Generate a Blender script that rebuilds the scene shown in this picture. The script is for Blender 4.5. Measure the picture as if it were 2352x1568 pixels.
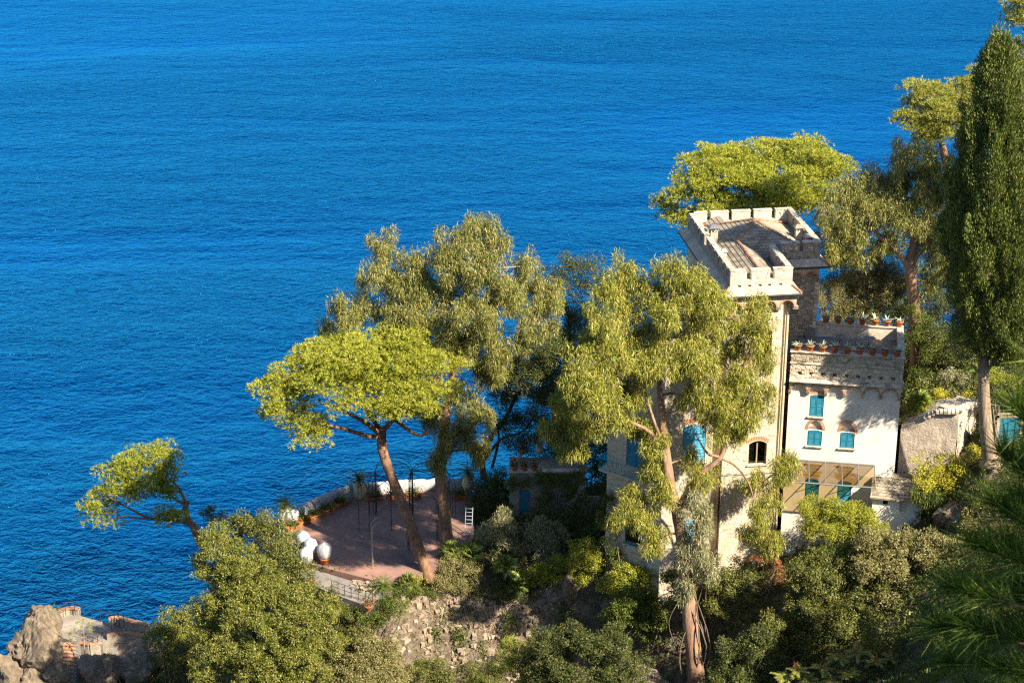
import bpy, math, random
import numpy as np
from mathutils import Matrix, Vector
rng = np.random.default_rng(7); random.seed(7)
R = math.radians
sc = bpy.context.scene
for o in list(bpy.data.objects): bpy.data.objects.remove(o)

# ------------------------------------------------------------------ camera, sky, sun, exposure
CAM_H = 90.0; PITCH = R(22); FPX = 4446.0            # FPX: focal length in units of a 2352 x 1568 picture
cam = bpy.data.cameras.new('camera'); cam_o = bpy.data.objects.new('camera', cam); sc.collection.objects.link(cam_o)
cam.sensor_fit = 'VERTICAL'; cam.sensor_width = 36; cam.sensor_height = 24
cam.lens = 12 / math.tan(R(10)); cam.clip_start = .5; cam.clip_end = 20000
cam_o.location = (0, 0, CAM_H); cam_o.rotation_euler = (R(90) - PITCH, 0, 0)
cam.dof.use_dof = True; cam.dof.focus_distance = 145; cam.dof.aperture_fstop = 10.0
sc.camera = cam_o

SUN_EL = R(41); SUN_H = Vector((.77, -.638, 0)).normalized()     # horizontal direction towards the sun
w = bpy.data.worlds.new('World'); sc.world = w; w.use_nodes = True
nt = w.node_tree; nt.nodes.clear()
sky = nt.nodes.new('ShaderNodeTexSky'); sky.sky_type = 'NISHITA'; sky.sun_disc = False
sky.sun_elevation = SUN_EL; sky.sun_rotation = math.atan2(SUN_H.x, SUN_H.y)
sky.air_density = 1.0; sky.dust_density = .8; sky.ozone_density = 4.5; sky.altitude = 100
bg = nt.nodes.new('ShaderNodeBackground'); bg.inputs['Strength'].default_value = .074
wo = nt.nodes.new('ShaderNodeOutputWorld')
nt.links.new(sky.outputs[0], bg.inputs[0]); nt.links.new(bg.outputs[0], wo.inputs[0])
sun = bpy.data.lights.new('sun', 'SUN'); sun.energy = 5.0; sun.angle = R(.5); sun.color = (1, .89, .72)
sun_o = bpy.data.objects.new('sun', sun); sc.collection.objects.link(sun_o)
sv = SUN_H * math.cos(SUN_EL) + Vector((0, 0, math.sin(SUN_EL)))
sun_o.rotation_euler = sv.to_track_quat('Z', 'Y').to_euler(); sun_o.location = (60, 40, 160)
vs = sc.view_settings; vs.view_transform = 'Standard'; vs.look = 'None'; vs.gamma = 1; vs.use_curve_mapping = False
vs.exposure = 1.42
sc.cycles.max_bounces = 6; sc.cycles.diffuse_bounces = 3; sc.cycles.glossy_bounces = 3
sc.cycles.transmission_bounces = 4; sc.cycles.transparent_max_bounces = 8
sc.cycles.use_denoising = False; sc.cycles.sample_clamp_direct = 8; sc.cycles.sample_clamp_indirect = 3; sc.cycles.pixel_filter_type = 'BLACKMAN_HARRIS'; sc.cycles.filter_width = 1.25
sc.cycles.caustics_reflective = False; sc.cycles.caustics_refractive = False

# ------------------------------------------------------------------ picture <-> place
CP, SP = math.cos(PITCH), math.sin(PITCH)
def _ray(u, v):
    a = (u - 1176) / FPX; b = -(v - 784) / FPX
    return np.array([a, CP + b * SP, -SP + b * CP])
def at(u, v, Y):
    d = _ray(u, v); return np.array([0, 0, CAM_H]) + d * (Y / d[1])
def atz(u, v, z):
    d = _ray(u, v); return np.array([0, 0, CAM_H]) + d * ((z - CAM_H) / d[2])
def ppm(p):                                            # picture units per metre at a point
    return FPX / (p[1] * CP + (CAM_H - p[2]) * SP)

# ------------------------------------------------------------------ object helpers
col = sc.collection
WM = {}
def V(p): return Vector((float(p[0]), float(p[1]), float(p[2])))
def add(name, data, parent=None, M=None, label=None, cat=None, group=None, kind=None):
    o = bpy.data.objects.new(name, data); col.objects.link(o)
    M = M if M is not None else Matrix()
    WM[o.name] = M.copy()
    if parent is not None:
        o.parent = parent; o.matrix_basis = WM[parent.name].inverted() @ M
    else: o.matrix_basis = M
    if label: o['label'] = label
    if cat: o['category'] = cat
    if group: o['group'] = group
    if kind: o['kind'] = kind
    return o
def thing(name, loc, label, cat, group=None, rz=0):
    return add(name, None, None, Matrix.Translation(V(loc)) @ Matrix.Rotation(rz, 4, 'Z'), label, cat, group)

def np_mesh(name, verts, faces, mat, smooth=False):
    """verts (n,3) array, faces (m,k) int array with k constant"""
    me = bpy.data.meshes.new(name)
    verts = np.asarray(verts, dtype=np.float32); faces = np.asarray(faces, dtype=np.int32)
    k = faces.shape[1]; m = len(faces)
    me.vertices.add(len(verts)); me.vertices.foreach_set('co', verts.ravel())
    me.loops.add(m * k); me.loops.foreach_set('vertex_index', faces.ravel())
    me.polygons.add(m); me.polygons.foreach_set('loop_start', np.arange(0, m * k, k, dtype=np.int32))
    try: me.polygons.foreach_set('loop_total', np.full(m, k, dtype=np.int32))
    except Exception: pass
    me.polygons.foreach_set('use_smooth', np.full(m, smooth, dtype=bool))
    me.update(calc_edges=True)
    if mat: me.materials.append(mat)
    return me

class MB:
    """collects shapes in one mesh"""
    def __init__(s): s.v = []; s.f = []
    def raw(s, vs, fs):
        n = len(s.v); s.v += [tuple(map(float, p)) for p in vs]; s.f += [tuple(i + n for i in f) for f in fs]; return s
    def box(s, x0, x1, y0, y1, z0, z1, M=None):
        P = [(x0,y0,z0),(x1,y0,z0),(x1,y1,z0),(x0,y1,z0),(x0,y0,z1),(x1,y0,z1),(x1,y1,z1),(x0,y1,z1)]
        if M is not None: P = [tuple(M @ Vector(p)) for p in P]
        return s.raw(P, [(0,3,2,1),(4,5,6,7),(0,1,5,4),(1,2,6,5),(2,3,7,6),(3,0,4,7)])
    def hexa(s, P): return s.raw(P, [(0,3,2,1),(4,5,6,7),(0,1,5,4),(1,2,6,5),(2,3,7,6),(3,0,4,7)])
    def prism(s, poly, a0, a1, ax='z'):
        """poly list of 2d points; extruded along ax from a0 to a1"""
        def mk(p, a):
            return (p[0], p[1], a) if ax == 'z' else ((p[0], a, p[1]) if ax == 'y' else (a, p[0], p[1]))
        n = len(poly); P = [mk(p, a0) for p in poly] + [mk(p, a1) for p in poly]
        F = [tuple(range(n))[::-1], tuple(range(n, 2*n))] + [(i, (i+1) % n, n + (i+1) % n, n + i) for i in range(n)]
        return s.raw(P, F)
    def tube(s, pts, rad, n=6, cap=True):
        pts = [Vector(map(float, p)) for p in pts]
        if not hasattr(rad, '__len__'): rad = [rad] * len(pts)
        P = []; side = None
        for i, p in enumerate(pts):
            t = (pts[min(i+1, len(pts)-1)] - pts[max(i-1, 0)])
            t = t.normalized() if t.length > 1e-9 else Vector((0,0,1))
            if side is None:
                side = t.cross(Vector((0,0,1)) if abs(t.z) < .9 else Vector((1,0,0))).normalized()
            else:
                side = (side - t * side.dot(t)).normalized()
            up = t.cross(side)
            for k in range(n):
                a = 2*math.pi*k/n
                P.append(p + (side*math.cos(a) + up*math.sin(a)) * rad[i])
        F = []
        for i in range(len(pts)-1):
            for k in range(n):
                F.append((i*n+k, i*n+(k+1)%n, (i+1)*n+(k+1)%n, (i+1)*n+k))
        if cap: F += [tuple(range(n))[::-1], tuple(range((len(pts)-1)*n, len(pts)*n))]
        return s.raw(P, F)
    def lathe(s, prof, c=(0,0,0), n=14):
        P = []; 
        for r, z in prof:
            for k in range(n):
                a = 2*math.pi*k/n; P.append((c[0]+r*math.cos(a), c[1]+r*math.sin(a), c[2]+z))
        F = []
        for i in range(len(prof)-1):
            for k in range(n): F.append((i*n+k, i*n+(k+1)%n, (i+1)*n+(k+1)%n, (i+1)*n+k))
        F += [tuple(range(n))[::-1], tuple(range((len(prof)-1)*n, len(prof)*n))]
        return s.raw(P, F)
    def mesh(s, name, mat, smooth=False, origin=None):
        me = bpy.data.meshes.new(name)
        vs = s.v if origin is None else [(a-origin[0], b-origin[1], c-origin[2]) for a, b, c in s.v]
        me.from_pydata(vs, [], s.f)
        if smooth: me.polygons.foreach_set('use_smooth', [True]*len(me.polygons))
        me.update(); me.materials.append(mat); return me
    def part(s, name, mat, parent, M=None, smooth=False, label=None, kind=None):
        """M given: verts are in that frame. M None: verts are world coordinates"""
        if M is None:
            org = WM[parent.name].translation
            return add(name, s.mesh(name, mat, smooth, org), parent, Matrix.Translation(org), label=label, kind=kind)
        return add(name, s.mesh(name, mat, smooth), parent, M, label=label, kind=kind)
def np_part(name, verts, faces, mat, parent, smooth=False, kind=None):
    org = np.array(WM[parent.name].translation)
    return add(name, np_mesh(name, verts - org, faces, mat, smooth), parent, Matrix.Translation(V(org)), kind=kind)
def catmull(P, n):
    P = [np.array(p, float) for p in P]; Q = [2*P[0]-P[1]] + P + [2*P[-1]-P[-2]]; out = []
    for i in range(1, len(Q)-2):
        for k in range(n):
            t = k/n
            out.append(.5*((2*Q[i]) + (-Q[i-1]+Q[i+1])*t + (2*Q[i-1]-5*Q[i]+4*Q[i+1]-Q[i+2])*t*t + (-Q[i-1]+3*Q[i]-3*Q[i+1]+Q[i+2])*t**3))
    out.append(P[-1]); return out

# ------------------------------------------------------------------ materials
def nodes(name):
    m = bpy.data.materials.new(name); m.use_nodes = True; t = m.node_tree; t.nodes.clear(); return m, t
def N(t, typ, **kw):
    n = t.nodes.new(typ)
    for k, v in kw.items():
        if k.startswith('i_'):
            n.inputs[k[2:].replace('_', ' ')].default_value = v
        else: setattr(n, k, v)
    return n
def ramp(t, fac, stops):
    r = t.nodes.new('ShaderNodeValToRGB'); e = r.color_ramp.elements
    while len(e) < len(stops): e.new(.5)
    for el, (p, c) in zip(e, stops): el.position = p; el.color = (*c, 1)
    t.links.new(fac, r.inputs[0]); return r.outputs[0]
def noise(t, vec, scale, detail=4, rough=.55, dist=0):
    n = t.nodes.new('ShaderNodeTexNoise'); n.inputs['Scale'].default_value = scale; n.inputs['Detail'].default_value = detail
    n.inputs['Roughness'].default_value = rough; n.inputs['Distortion'].default_value = dist
    if vec is not None: t.links.new(vec, n.inputs['Vector'])
    return n.outputs['Fac']
def mixc(t, fac, a, b, typ='MIX'):
    m = t.nodes.new('ShaderNodeMix'); m.data_type = 'RGBA'; m.blend_type = typ
    for s, x in ((0, fac), (6, a), (7, b)):
        if isinstance(x, (int, float)): m.inputs[s].default_value = x
        elif isinstance(x, tuple): m.inputs[s].default_value = (*x, 1)
        else: t.links.new(x, m.inputs[s])
    return m.outputs[2]
def math_(t, op, a, b=None):
    m = t.nodes.new('ShaderNodeMath'); m.operation = op
    for i, x in enumerate((a, b)):
        if x is None: continue
        if isinstance(x, (int, float)): m.inputs[i].default_value = x
        else: t.links.new(x, m.inputs[i])
    return m.outputs[0]
def solid(name, c1, c2=None, scale=2., rough=.8, bump=.0, bscale=None, c3=None, s3=.3, rand=0., metal=0, coord='Object', spec=.3, stretch=None, streak=None):
    """two-tone noisy surface with relief; c3: stain colour in large patches; rand: per-object brightness spread"""
    m, t = nodes(name)
    tc = t.nodes.new('ShaderNodeTexCoord'); vec = tc.outputs[coord]
    if rand:
        oi = t.nodes.new('ShaderNodeObjectInfo')
        ad = t.nodes.new('ShaderNodeVectorMath'); ad.operation = 'ADD'
        cm = t.nodes.new('ShaderNodeCombineXYZ')
        mm = math_(t, 'MULTIPLY', oi.outputs['Random'], 50.0)
        t.links.new(mm, cm.inputs[0]); t.links.new(mm, cm.inputs[1])
        t.links.new(vec, ad.inputs[0]); t.links.new(cm.outputs[0], ad.inputs[1]); vec = ad.outputs[0]
    if stretch:
        mp = t.nodes.new('ShaderNodeMapping'); mp.inputs['Scale'].default_value = stretch; t.links.new(vec, mp.inputs[0]); vec = mp.outputs[0]
    c2 = c2 or tuple(x*.7 for x in c1)
    f = noise(t, vec, scale, 6, .62)
    colr = ramp(t, f, [(.3, c2), (.68, c1)])
    if c3:
        g = noise(t, vec, s3, 5, .65, .6)
        g = ramp(t, g, [(.47, (0,0,0)), (.66, (1,1,1))])
        colr = mixc(t, g, colr, c3)
    if streak:                                          # rain streaks and lichen, running down the wall
        m2 = t.nodes.new('ShaderNodeMapping'); m2.inputs['Scale'].default_value = (3.2, 3.2, .28); t.links.new(tc.outputs[coord], m2.inputs[0])
        g2 = math_(t, 'MULTIPLY', noise(t, m2.outputs[0], 1.0, 6, .7), noise(t, tc.outputs[coord], .45, 3, .6))
        colr = mixc(t, ramp(t, g2, [(.24, (0,0,0)), (.42, (.8,.8,.8))]), colr, streak)
    if rand:
        h = t.nodes.new('ShaderNodeHueSaturation')
        vv = math_(t, 'ADD', math_(t, 'MULTIPLY', oi.outputs['Random'], 2*rand), 1-rand)
        t.links.new(vv, h.inputs['Value']); t.links.new(colr, h.inputs['Color']); colr = h.outputs[0]
    b = t.nodes.new('ShaderNodeBsdfPrincipled'); o = t.nodes.new('ShaderNodeOutputMaterial')
    t.links.new(colr, b.inputs['Base Color']); b.inputs['Roughness'].default_value = rough
    b.inputs['Metallic'].default_value = metal; b.inputs['Specular IOR Level'].default_value = spec
    if bump:
        bp = t.nodes.new('ShaderNodeBump'); bp.inputs['Strength'].default_value = 1; bp.inputs['Distance'].default_value = bump
        t.links.new(noise(t, vec, bscale or scale*3, 8, .65), bp.inputs['Height']); t.links.new(bp.outputs[0], b.inputs['Normal'])
    t.links.new(b.outputs[0], o.inputs[0]); return m
def leafmat(name, stops, transl=.35, gloss=.06, grough=.45, gain=1.35):
    """foliage: every leaf (mesh island) takes its own tone; light passes through thin leaves"""
    m, t = nodes(name)
    stops = [(a, (min(.9, b[0]*gain), min(.9, b[1]*gain*.98), b[2]*gain*.95)) for a, b in stops]
    g = t.nodes.new('ShaderNodeNewGeometry')
    c = ramp(t, g.outputs['Random Per Island'], stops)
    d = t.nodes.new('ShaderNodeBsdfDiffuse'); tr = t.nodes.new('ShaderNodeBsdfTranslucent'); gl = t.nodes.new('ShaderNodeBsdfGlossy')
    gl.inputs['Roughness'].default_value = grough
    t.links.new(c, d.inputs[0]); 
    hs = t.nodes.new('ShaderNodeHueSaturation'); hs.inputs['Saturation'].default_value = 1.15; hs.inputs['Value'].default_value = 1.1
    t.links.new(c, hs.inputs['Color']); t.links.new(hs.outputs[0], tr.inputs[0])
    a = t.nodes.new('ShaderNodeMixShader'); a.inputs[0].default_value = transl*.7
    t.links.new(d.outputs[0], a.inputs[1]); t.links.new(tr.outputs[0], a.inputs[2])
    b = t.nodes.new('ShaderNodeMixShader'); b.inputs[0].default_value = gloss*.3
    t.links.new(a.outputs[0], b.inputs[1]); t.links.new(gl.outputs[0], b.inputs[2])
    o = t.nodes.new('ShaderNodeOutputMaterial'); t.links.new(b.outputs[0], o.inputs[0]); return m

M_ = {}
M_['plaster'] = solid('plaster', (.70,.62,.49), (.50,.42,.31), 2.2, .92, .02, 9, c3=(.50,.42,.31), s3=.6, streak=(.34,.28,.20))
M_['facade'] = solid('facade', (.82,.78,.69), (.76,.71,.61), .8, .9, .004, 25, c3=(.72,.66,.56), s3=.25, streak=(.60,.52,.41))
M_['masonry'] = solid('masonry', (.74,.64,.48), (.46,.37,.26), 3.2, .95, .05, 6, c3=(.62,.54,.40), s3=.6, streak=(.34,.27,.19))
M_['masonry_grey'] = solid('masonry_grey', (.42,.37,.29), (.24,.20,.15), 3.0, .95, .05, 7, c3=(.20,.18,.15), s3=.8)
M_['stone'] = solid('stone', (.50,.43,.31), (.30,.25,.18), 5, .92, .012, 16, rand=.45)
M_['stone_pale'] = solid('stone_pale', (.66,.58,.45), (.45,.38,.28), 5, .92, .012, 16, rand=.3)
M_['slate'] = solid('slate', (.32,.27,.20), (.20,.165,.12), 4, .85, .008, 18, rand=.35)
M_['skirt'] = solid('skirt_slate', (.62,.50,.36), (.42,.35,.26), 3.5, .85, .012, 14, c3=(.30,.27,.23), s3=.5)
M_['coping'] = solid('coping', (.70,.60,.46), (.42,.36,.27), 4, .92, .01, 16, c3=(.17,.15,.12), s3=1.3)
M_['brick'] = solid('brick', (.56,.30,.17), (.40,.20,.11), 6, .9, .01, 20, rand=.2)
M_['terracotta'] = solid('terracotta', (.52,.17,.06), (.40,.13,.05), 5, .8, .004, 20, rand=.15)
M_['ridge'] = solid('ridge_tile', (.42,.23,.13), (.24,.14,.09), 5, .9, .01, 14, rand=.3)
M_['blue'] = solid('blue_paint', (.035,.25,.35), (.02,.18,.27), 3, .5, 0)
M_['blue_pale'] = solid('pale_blue_paint', (.10,.42,.62), (.08,.36,.55), 3, .6, 0)
M_['turq'] = solid('turquoise_paint', (.03,.36,.42), (.02,.28,.33), 3, .5, 0)
M_['iron'] = solid('iron', (.045,.042,.045), (.03,.028,.03), 4, .6, 0, metal=.3)
M_['rust'] = solid('bare_iron', (.42,.38,.30), (.28,.22,.16), 4, .6, 0)
M_['metal'] = solid('zinc', (.32,.34,.36), (.22,.23,.24), 2, .45, 0, metal=.6)
M_['pipe'] = solid('drainpipe', (.20,.17,.09), (.14,.12,.07), 2, .5, 0)
M_['gutter'] = solid('gutter', (.05,.045,.045), (.03,.03,.03), 2, .5, 0)
M_['dark'] = solid('dark_interior', (.02,.018,.016), (.012,.011,.01), 2, .9, 0)
M_['curtain'] = solid('curtain', (.6,.55,.45), (.5,.45,.36), 3, .9, 0)
M_['wood'] = solid('weathered_wood', (.36,.27,.18), (.24,.17,.11), 4, .8, .004, 20)
M_['patio'] = solid('patio_floor', (.33,.185,.135), (.235,.14,.11), 1.1, .85, .006, 12, c3=(.15,.10,.085), s3=.22)
M_['path'] = solid('stone_path', (.24,.22,.20), (.13,.125,.115), 2.2, .9, .02, 5, c3=(.30,.24,.18), s3=.5)
M_['gravel'] = solid('gravel', (.30,.26,.21), (.15,.13,.11), 11, .95, .03, 22, c3=(.36,.31,.26), s3=.6)
M_['whitecloth'] = solid('white_fleece', (.42,.42,.41), (.30,.31,.31), 3, .85, .05, 4)
M_['plastic'] = solid('white_film', (.50,.50,.50), (.38,.39,.40), 6, .4, .03, 9)
M_['bark_pine'] = solid('pine_bark', (.30,.17,.10), (.10,.06,.04), 5, .95, .05, 9, stretch=(1,1,.35))
M_['bark_euc'] = solid('eucalyptus_bark', (.40,.24,.145), (.14,.085,.055), 2.6, .9, .07, 6, c3=(.46,.33,.22), s3=.5, stretch=(1,1,.22))
M_['bark'] = solid('grey_bark', (.22,.17,.12), (.09,.07,.05), 5, .95, .04, 9, stretch=(1,1,.3))
M_['bark_cyp'] = solid('cypress_bark', (.42,.32,.23), (.20,.14,.09), 5, .95, .06, 9, stretch=(1,1,.12))
M_['rock'] = solid('rock', (.26,.20,.145), (.09,.07,.05), 1.1, .95, .22, 1.8, c3=(.30,.24,.17), s3=.35)
M_['boulder'] = solid('boulder', (.27,.21,.145), (.10,.075,.05), 1.8, .95, .14, 4, c3=(.15,.12,.085), s3=.5)
M_['soil'] = solid('hillside', (.20,.16,.10), (.08,.07,.04), 1.2, .98, .12, 4, c3=(.07,.08,.03), s3=.3)
M_['hose'] = solid('hose', (.05,.22,.15), (.04,.18,.12), 3, .5, 0)
M_['lamp'] = solid('lamp_glass', (.75,.75,.78), (.6,.6,.65), 3, .2, 0)
M_['parasol'] = solid('parasol_cloth', (.55,.47,.38), (.45,.38,.30), 4, .9, 0)

L_ = {}
L_['pine'] = leafmat('pine_needles', [(0,(.08,.115,.014)), (.35,(.17,.195,.024)), (.75,(.29,.295,.040)), (1,(.37,.33,.08))], .28, .03, .45, 1.75)
L_['pine_deep'] = leafmat('pine_needles_green', [(0,(.07,.105,.016)), (.5,(.18,.205,.026)), (1,(.32,.31,.045))], .28, .03, .45, 1.7)
L_['pine_pale'] = leafmat('pine_needles_pale', [(0,(.13,.15,.03)), (.5,(.22,.23,.045)), (1,(.32,.29,.08))], .3, .03, .45, 1.6)
L_['euc'] = leafmat('eucalyptus_leaves', [(0,(.055,.075,.018)), (.45,(.14,.155,.035)), (.85,(.24,.23,.065)), (.95,(.36,.30,.13)), (1,(.30,.15,.05))], .2, .07, .4, 1.45)
L_['euc_bright'] = leafmat('young_eucalyptus_leaves', [(0,(.08,.10,.018)), (.45,(.19,.205,.030)), (.88,(.30,.28,.055)), (.97,(.38,.32,.10)), (1,(.32,.16,.05))], .22, .07, .4, 1.4)
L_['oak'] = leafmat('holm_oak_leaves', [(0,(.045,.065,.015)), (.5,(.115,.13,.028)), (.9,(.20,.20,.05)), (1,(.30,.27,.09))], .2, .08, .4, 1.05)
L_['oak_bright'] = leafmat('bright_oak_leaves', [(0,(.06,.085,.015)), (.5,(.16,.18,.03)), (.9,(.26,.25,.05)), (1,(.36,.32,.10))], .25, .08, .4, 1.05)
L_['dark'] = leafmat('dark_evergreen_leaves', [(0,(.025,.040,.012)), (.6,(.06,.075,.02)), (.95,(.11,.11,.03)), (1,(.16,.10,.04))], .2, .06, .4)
L_['olive'] = leafmat('olive_leaves', [(0,(.10,.11,.05)), (.5,(.20,.20,.10)), (1,(.36,.33,.19))], .2, .08, .4)
L_['grey'] = leafmat('grey_shrub_leaves', [(0,(.11,.11,.04)), (.5,(.22,.21,.07)), (1,(.36,.32,.15))], .2, .06, .4, 1.0)
L_['cyp'] = leafmat('cypress_sprays', [(0,(.030,.048,.013)), (.5,(.085,.11,.026)), (.9,(.15,.17,.042)), (1,(.24,.23,.07))], .12, .04, .5, 1.6)
L_['ivy'] = leafmat('ivy_leaves', [(0,(.028,.046,.010)), (.6,(.075,.10,.018)), (1,(.17,.185,.03))], .25, .06, .4)
L_['lime'] = leafmat('bright_hedge_leaves', [(0,(.08,.10,.013)), (.5,(.20,.225,.024)), (1,(.36,.34,.045))], .3, .08, .35)
L_['yellow'] = leafmat('yellow_shrub_leaves', [(0,(.16,.19,.02)), (.5,(.33,.32,.03)), (1,(.50,.42,.06))], .3, .06, .4)
L_['palm'] = leafmat('palm_leaves', [(0,(.06,.10,.016)), (.5,(.13,.18,.028)), (1,(.26,.27,.06))], .22, .1, .35)
L_['cycad'] = leafmat('cycad_leaves', [(0,(.03,.055,.010)), (.5,(.07,.10,.016)), (1,(.14,.16,.03))], .15, .12, .35)
L_['agave'] = leafmat('agave_leaves', [(0,(.16,.24,.17)), (.5,(.26,.34,.25)), (1,(.36,.42,.30))], .05, .08, .4)
L_['red'] = leafmat('autumn_leaves', [(0,(.12,.035,.02)), (.5,(.24,.085,.035)), (.8,(.30,.15,.06)), (1,(.18,.16,.05))], .3, .05, .4)
L_['sumac'] = leafmat('pinnate_leaves', [(0,(.08,.10,.02)), (.5,(.17,.19,.045)), (1,(.32,.30,.09))], .3, .06, .4)
L_['fore'] = leafmat('near_pine_needles', [(0,(.03,.065,.013)), (.6,(.06,.11,.02)), (.9,(.12,.17,.03)), (1,(.30,.30,.07))], .5, .05, .35)
L_['flower'] = leafmat('pink_flowers', [(0,(.5,.06,.10)), (.5,(.62,.16,.22)), (1,(.8,.4,.45))], .2, .03, .5)
L_['redflower'] = leafmat('red_flowers', [(0,(.42,.03,.02)), (.5,(.55,.05,.03)), (1,(.6,.12,.06))], .2, .03, .5)
L_['dry'] = leafmat('dry_stalks', [(0,(.20,.14,.08)), (.5,(.36,.27,.16)), (1,(.50,.40,.26))], .1, .02, .6)
# ------------------------------------------------------------------ sea
def sea_material():
    m, t = nodes('sea_water')
    tc = t.nodes.new('ShaderNodeTexCoord')
    def mp(sx, sy, rot):
        a = t.nodes.new('ShaderNodeMapping'); a.inputs['Scale'].default_value = (sx, sy, 1); a.inputs['Rotation'].default_value = (0, 0, R(rot))
        t.links.new(tc.outputs['Object'], a.inputs[0]); return a.outputs[0]
    n1 = noise(t, mp(.60, .85, 20), .26, 3, .5, .4)       # long swell
    n2 = noise(t, mp(.75, 1.0, 22), .8, 4, .55, .8)     # wind waves
    n3 = noise(t, mp(.8, 1.0, -10), 2.1, 3, .6, .5)      # ripples
    n0 = noise(t, mp(.22, 1.0, 7), .055, 3, .5, .5)      # broad undulation
    h = math_(t, 'ADD', math_(t, 'ADD', math_(t, 'MULTIPLY', n0, 2.2), math_(t, 'MULTIPLY', n1, 1.35)), math_(t, 'ADD', math_(t, 'MULTIPLY', n2, 1.05), math_(t, 'MULTIPLY', n3, .42)))
    pat = ramp(t, noise(t, mp(.35, 1.0, 5), .018, 4, .55, .6), [(.33, (.40,.40,.40)), (.68, (1.25,1.25,1.25))])   # wind patches: rougher and smoother water
    h = math_(t, 'MULTIPLY', h, pat)
    bp = t.nodes.new('ShaderNodeBump'); bp.inputs['Strength'].default_value = 1; bp.inputs['Distance'].default_value = .62
    t.links.new(h, bp.inputs['Height'])
    body = t.nodes.new('ShaderNodeBsdfDiffuse'); body.inputs[0].default_value = (.0, .012, .048, 1)   # light scattered back out of deep water
    refl = t.nodes.new('ShaderNodeBsdfGlossy'); refl.inputs['Roughness'].default_value = .10; refl.inputs[0].default_value = (.03, .46, 1, 1)
    fr = t.nodes.new('ShaderNodeFresnel'); fr.inputs['IOR'].default_value = 1.34
    x = t.nodes.new('ShaderNodeMixShader')
    for nd in (body, refl, fr): t.links.new(bp.outputs[0], nd.inputs['Normal'])
    t.links.new(math_(t, 'MINIMUM', math_(t, 'MULTIPLY', fr.outputs[0], 3.7), .97), x.inputs[0]); t.links.new(body.outputs[0], x.inputs[1]); t.links.new(refl.outputs[0], x.inputs[2])
    o = t.nodes.new('ShaderNodeOutputMaterial'); t.links.new(x.outputs[0], o.inputs[0]); return m
M_['sea'] = sea_material()
add('sea', np_mesh('sea', [(-6000,-500,0),(6000,-500,0),(6000,9000,0),(-6000,9000,0)], [(0,1,2,3)], M_['sea']), kind='structure', label='deep blue rippled sea filling the upper half')

# ------------------------------------------------------------------ hillside
PATIO_Z = 18.0
CTRL = np.array([
 (-17,139,17.4),(-17,133.5,17.2),(-10,131.6,17.2),(-3,133,17.4),(-3,145,17.4),(-10,146.4,17.2),(-15,143,17.2),
 (-10,151,3),(-3,151,5),(-10,155,-5),(0,157,-5),(-18.5,146,7),(-20,151,-5),
 (-22,142,13),(-22,135,12),(-24.5,143,11),(-28,142.5,2),(-30,147,-5),(-27,137,4),(-24,132,7),
 (-38,141,4.8),(-34,139,4.8),(-30,139,4.8),(-40,147,-5),(-34,146,-5),(-46,140,-4),(-30,147,-5),
 (-36,135,2.6),(-30,132,3),(-24,126,4),(-40,132,1.2),(-45,128,-3),(-48,134,-4),
 (-17,124,6),(-11,127.8,16.6),(-13.6,129.2,16.9),(-9,128.4,16.4),(-8,125.3,6),(-12,124.5,7),(0,127,6.5),(8,125,9),(-8,120,4),(0,116,8),(-13,131,17),
 (-8,131.2,16.4),(-2,131.2,15.8),(4,130.4,16.6),(8,129.4,17.6),
 (2,138,18.2),(5,141,18.6),(8,136,19.2),(3,148,14),(6,147,17),
 (12,128.4,19.6),(16,130,20),(22,132,22),(27,131,23),(16,142,22),(22,140,26),
 (12,125.5,16.5),(18,124.5,18.5),(24,125.4,22),(28,126,23.5),(15,121,13.5),
 (10,150,16),(20,150,21),(14,158,4),(24,161,6),(10,157,-4),(20,168,-5),(30,168,-5),
 (29.3,131.5,31),(34,132,32),(31,136,31.5),(28.8,127.6,26),(31.5,126.6,27.5),(32.8,125.5,29),
 (33.9,124,30.4),(36,125,30.8),(40,124,32),(40,135,34),(36,145,32),(45,150,29),(30,150,27),(40,160,9),(45,170,-4),(60,165,-4),
 (28,118,23.5),(34,117,27),(40,112,33),(24,112,20),(17,116,14.5),(20,106,20),(30,104,28),(8,108,12),(0,106,12),(45,100,40),(60,125,42),
 (10,95,20),(30,90,38),(-10,110,7),(-20,112,3),(-30,118,-1),(-40,120,-5),(-20,100,2),(-40,100,-4),(-40,70,5),
 (0,80,26),(0,50,46),(0,20,72),(0,0,84),(0,-15,88),(30,80,42),(30,50,60),(60,60,70),(60,90,52),(-20,60,24),(-20,30,48),(-40,30,35),
 (20,0,88),(40,20,80),(60,-15,95),(-40,-15,70),(-60,60,-4),(-60,100,-5),(-60,140,-6),(-50,150,-6),(0,175,-8),(60,185,-8),(-30,175,-8),(-60,175,-8),
 (4.9,6.6,80),(8,10,80)], float)
def _phi(r): return np.sqrt(r*r + .6)
_A = np.hypot(CTRL[:,None,0]-CTRL[None,:,0], CTRL[:,None,1]-CTRL[None,:,1])
_W = np.linalg.solve(_phi(_A) + 0.02*np.eye(len(CTRL)), CTRL[:,2] - CTRL[:,2].mean())
def _hash(ix, iy, s):
    n = (ix*374761393 + iy*668265263 + s*1442695041) & 0xffffffff
    n = ((n ^ (n >> 13)) * 1274126177) & 0xffffffff
    return ((n ^ (n >> 16)) & 0xffff) / 65535.0
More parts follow.
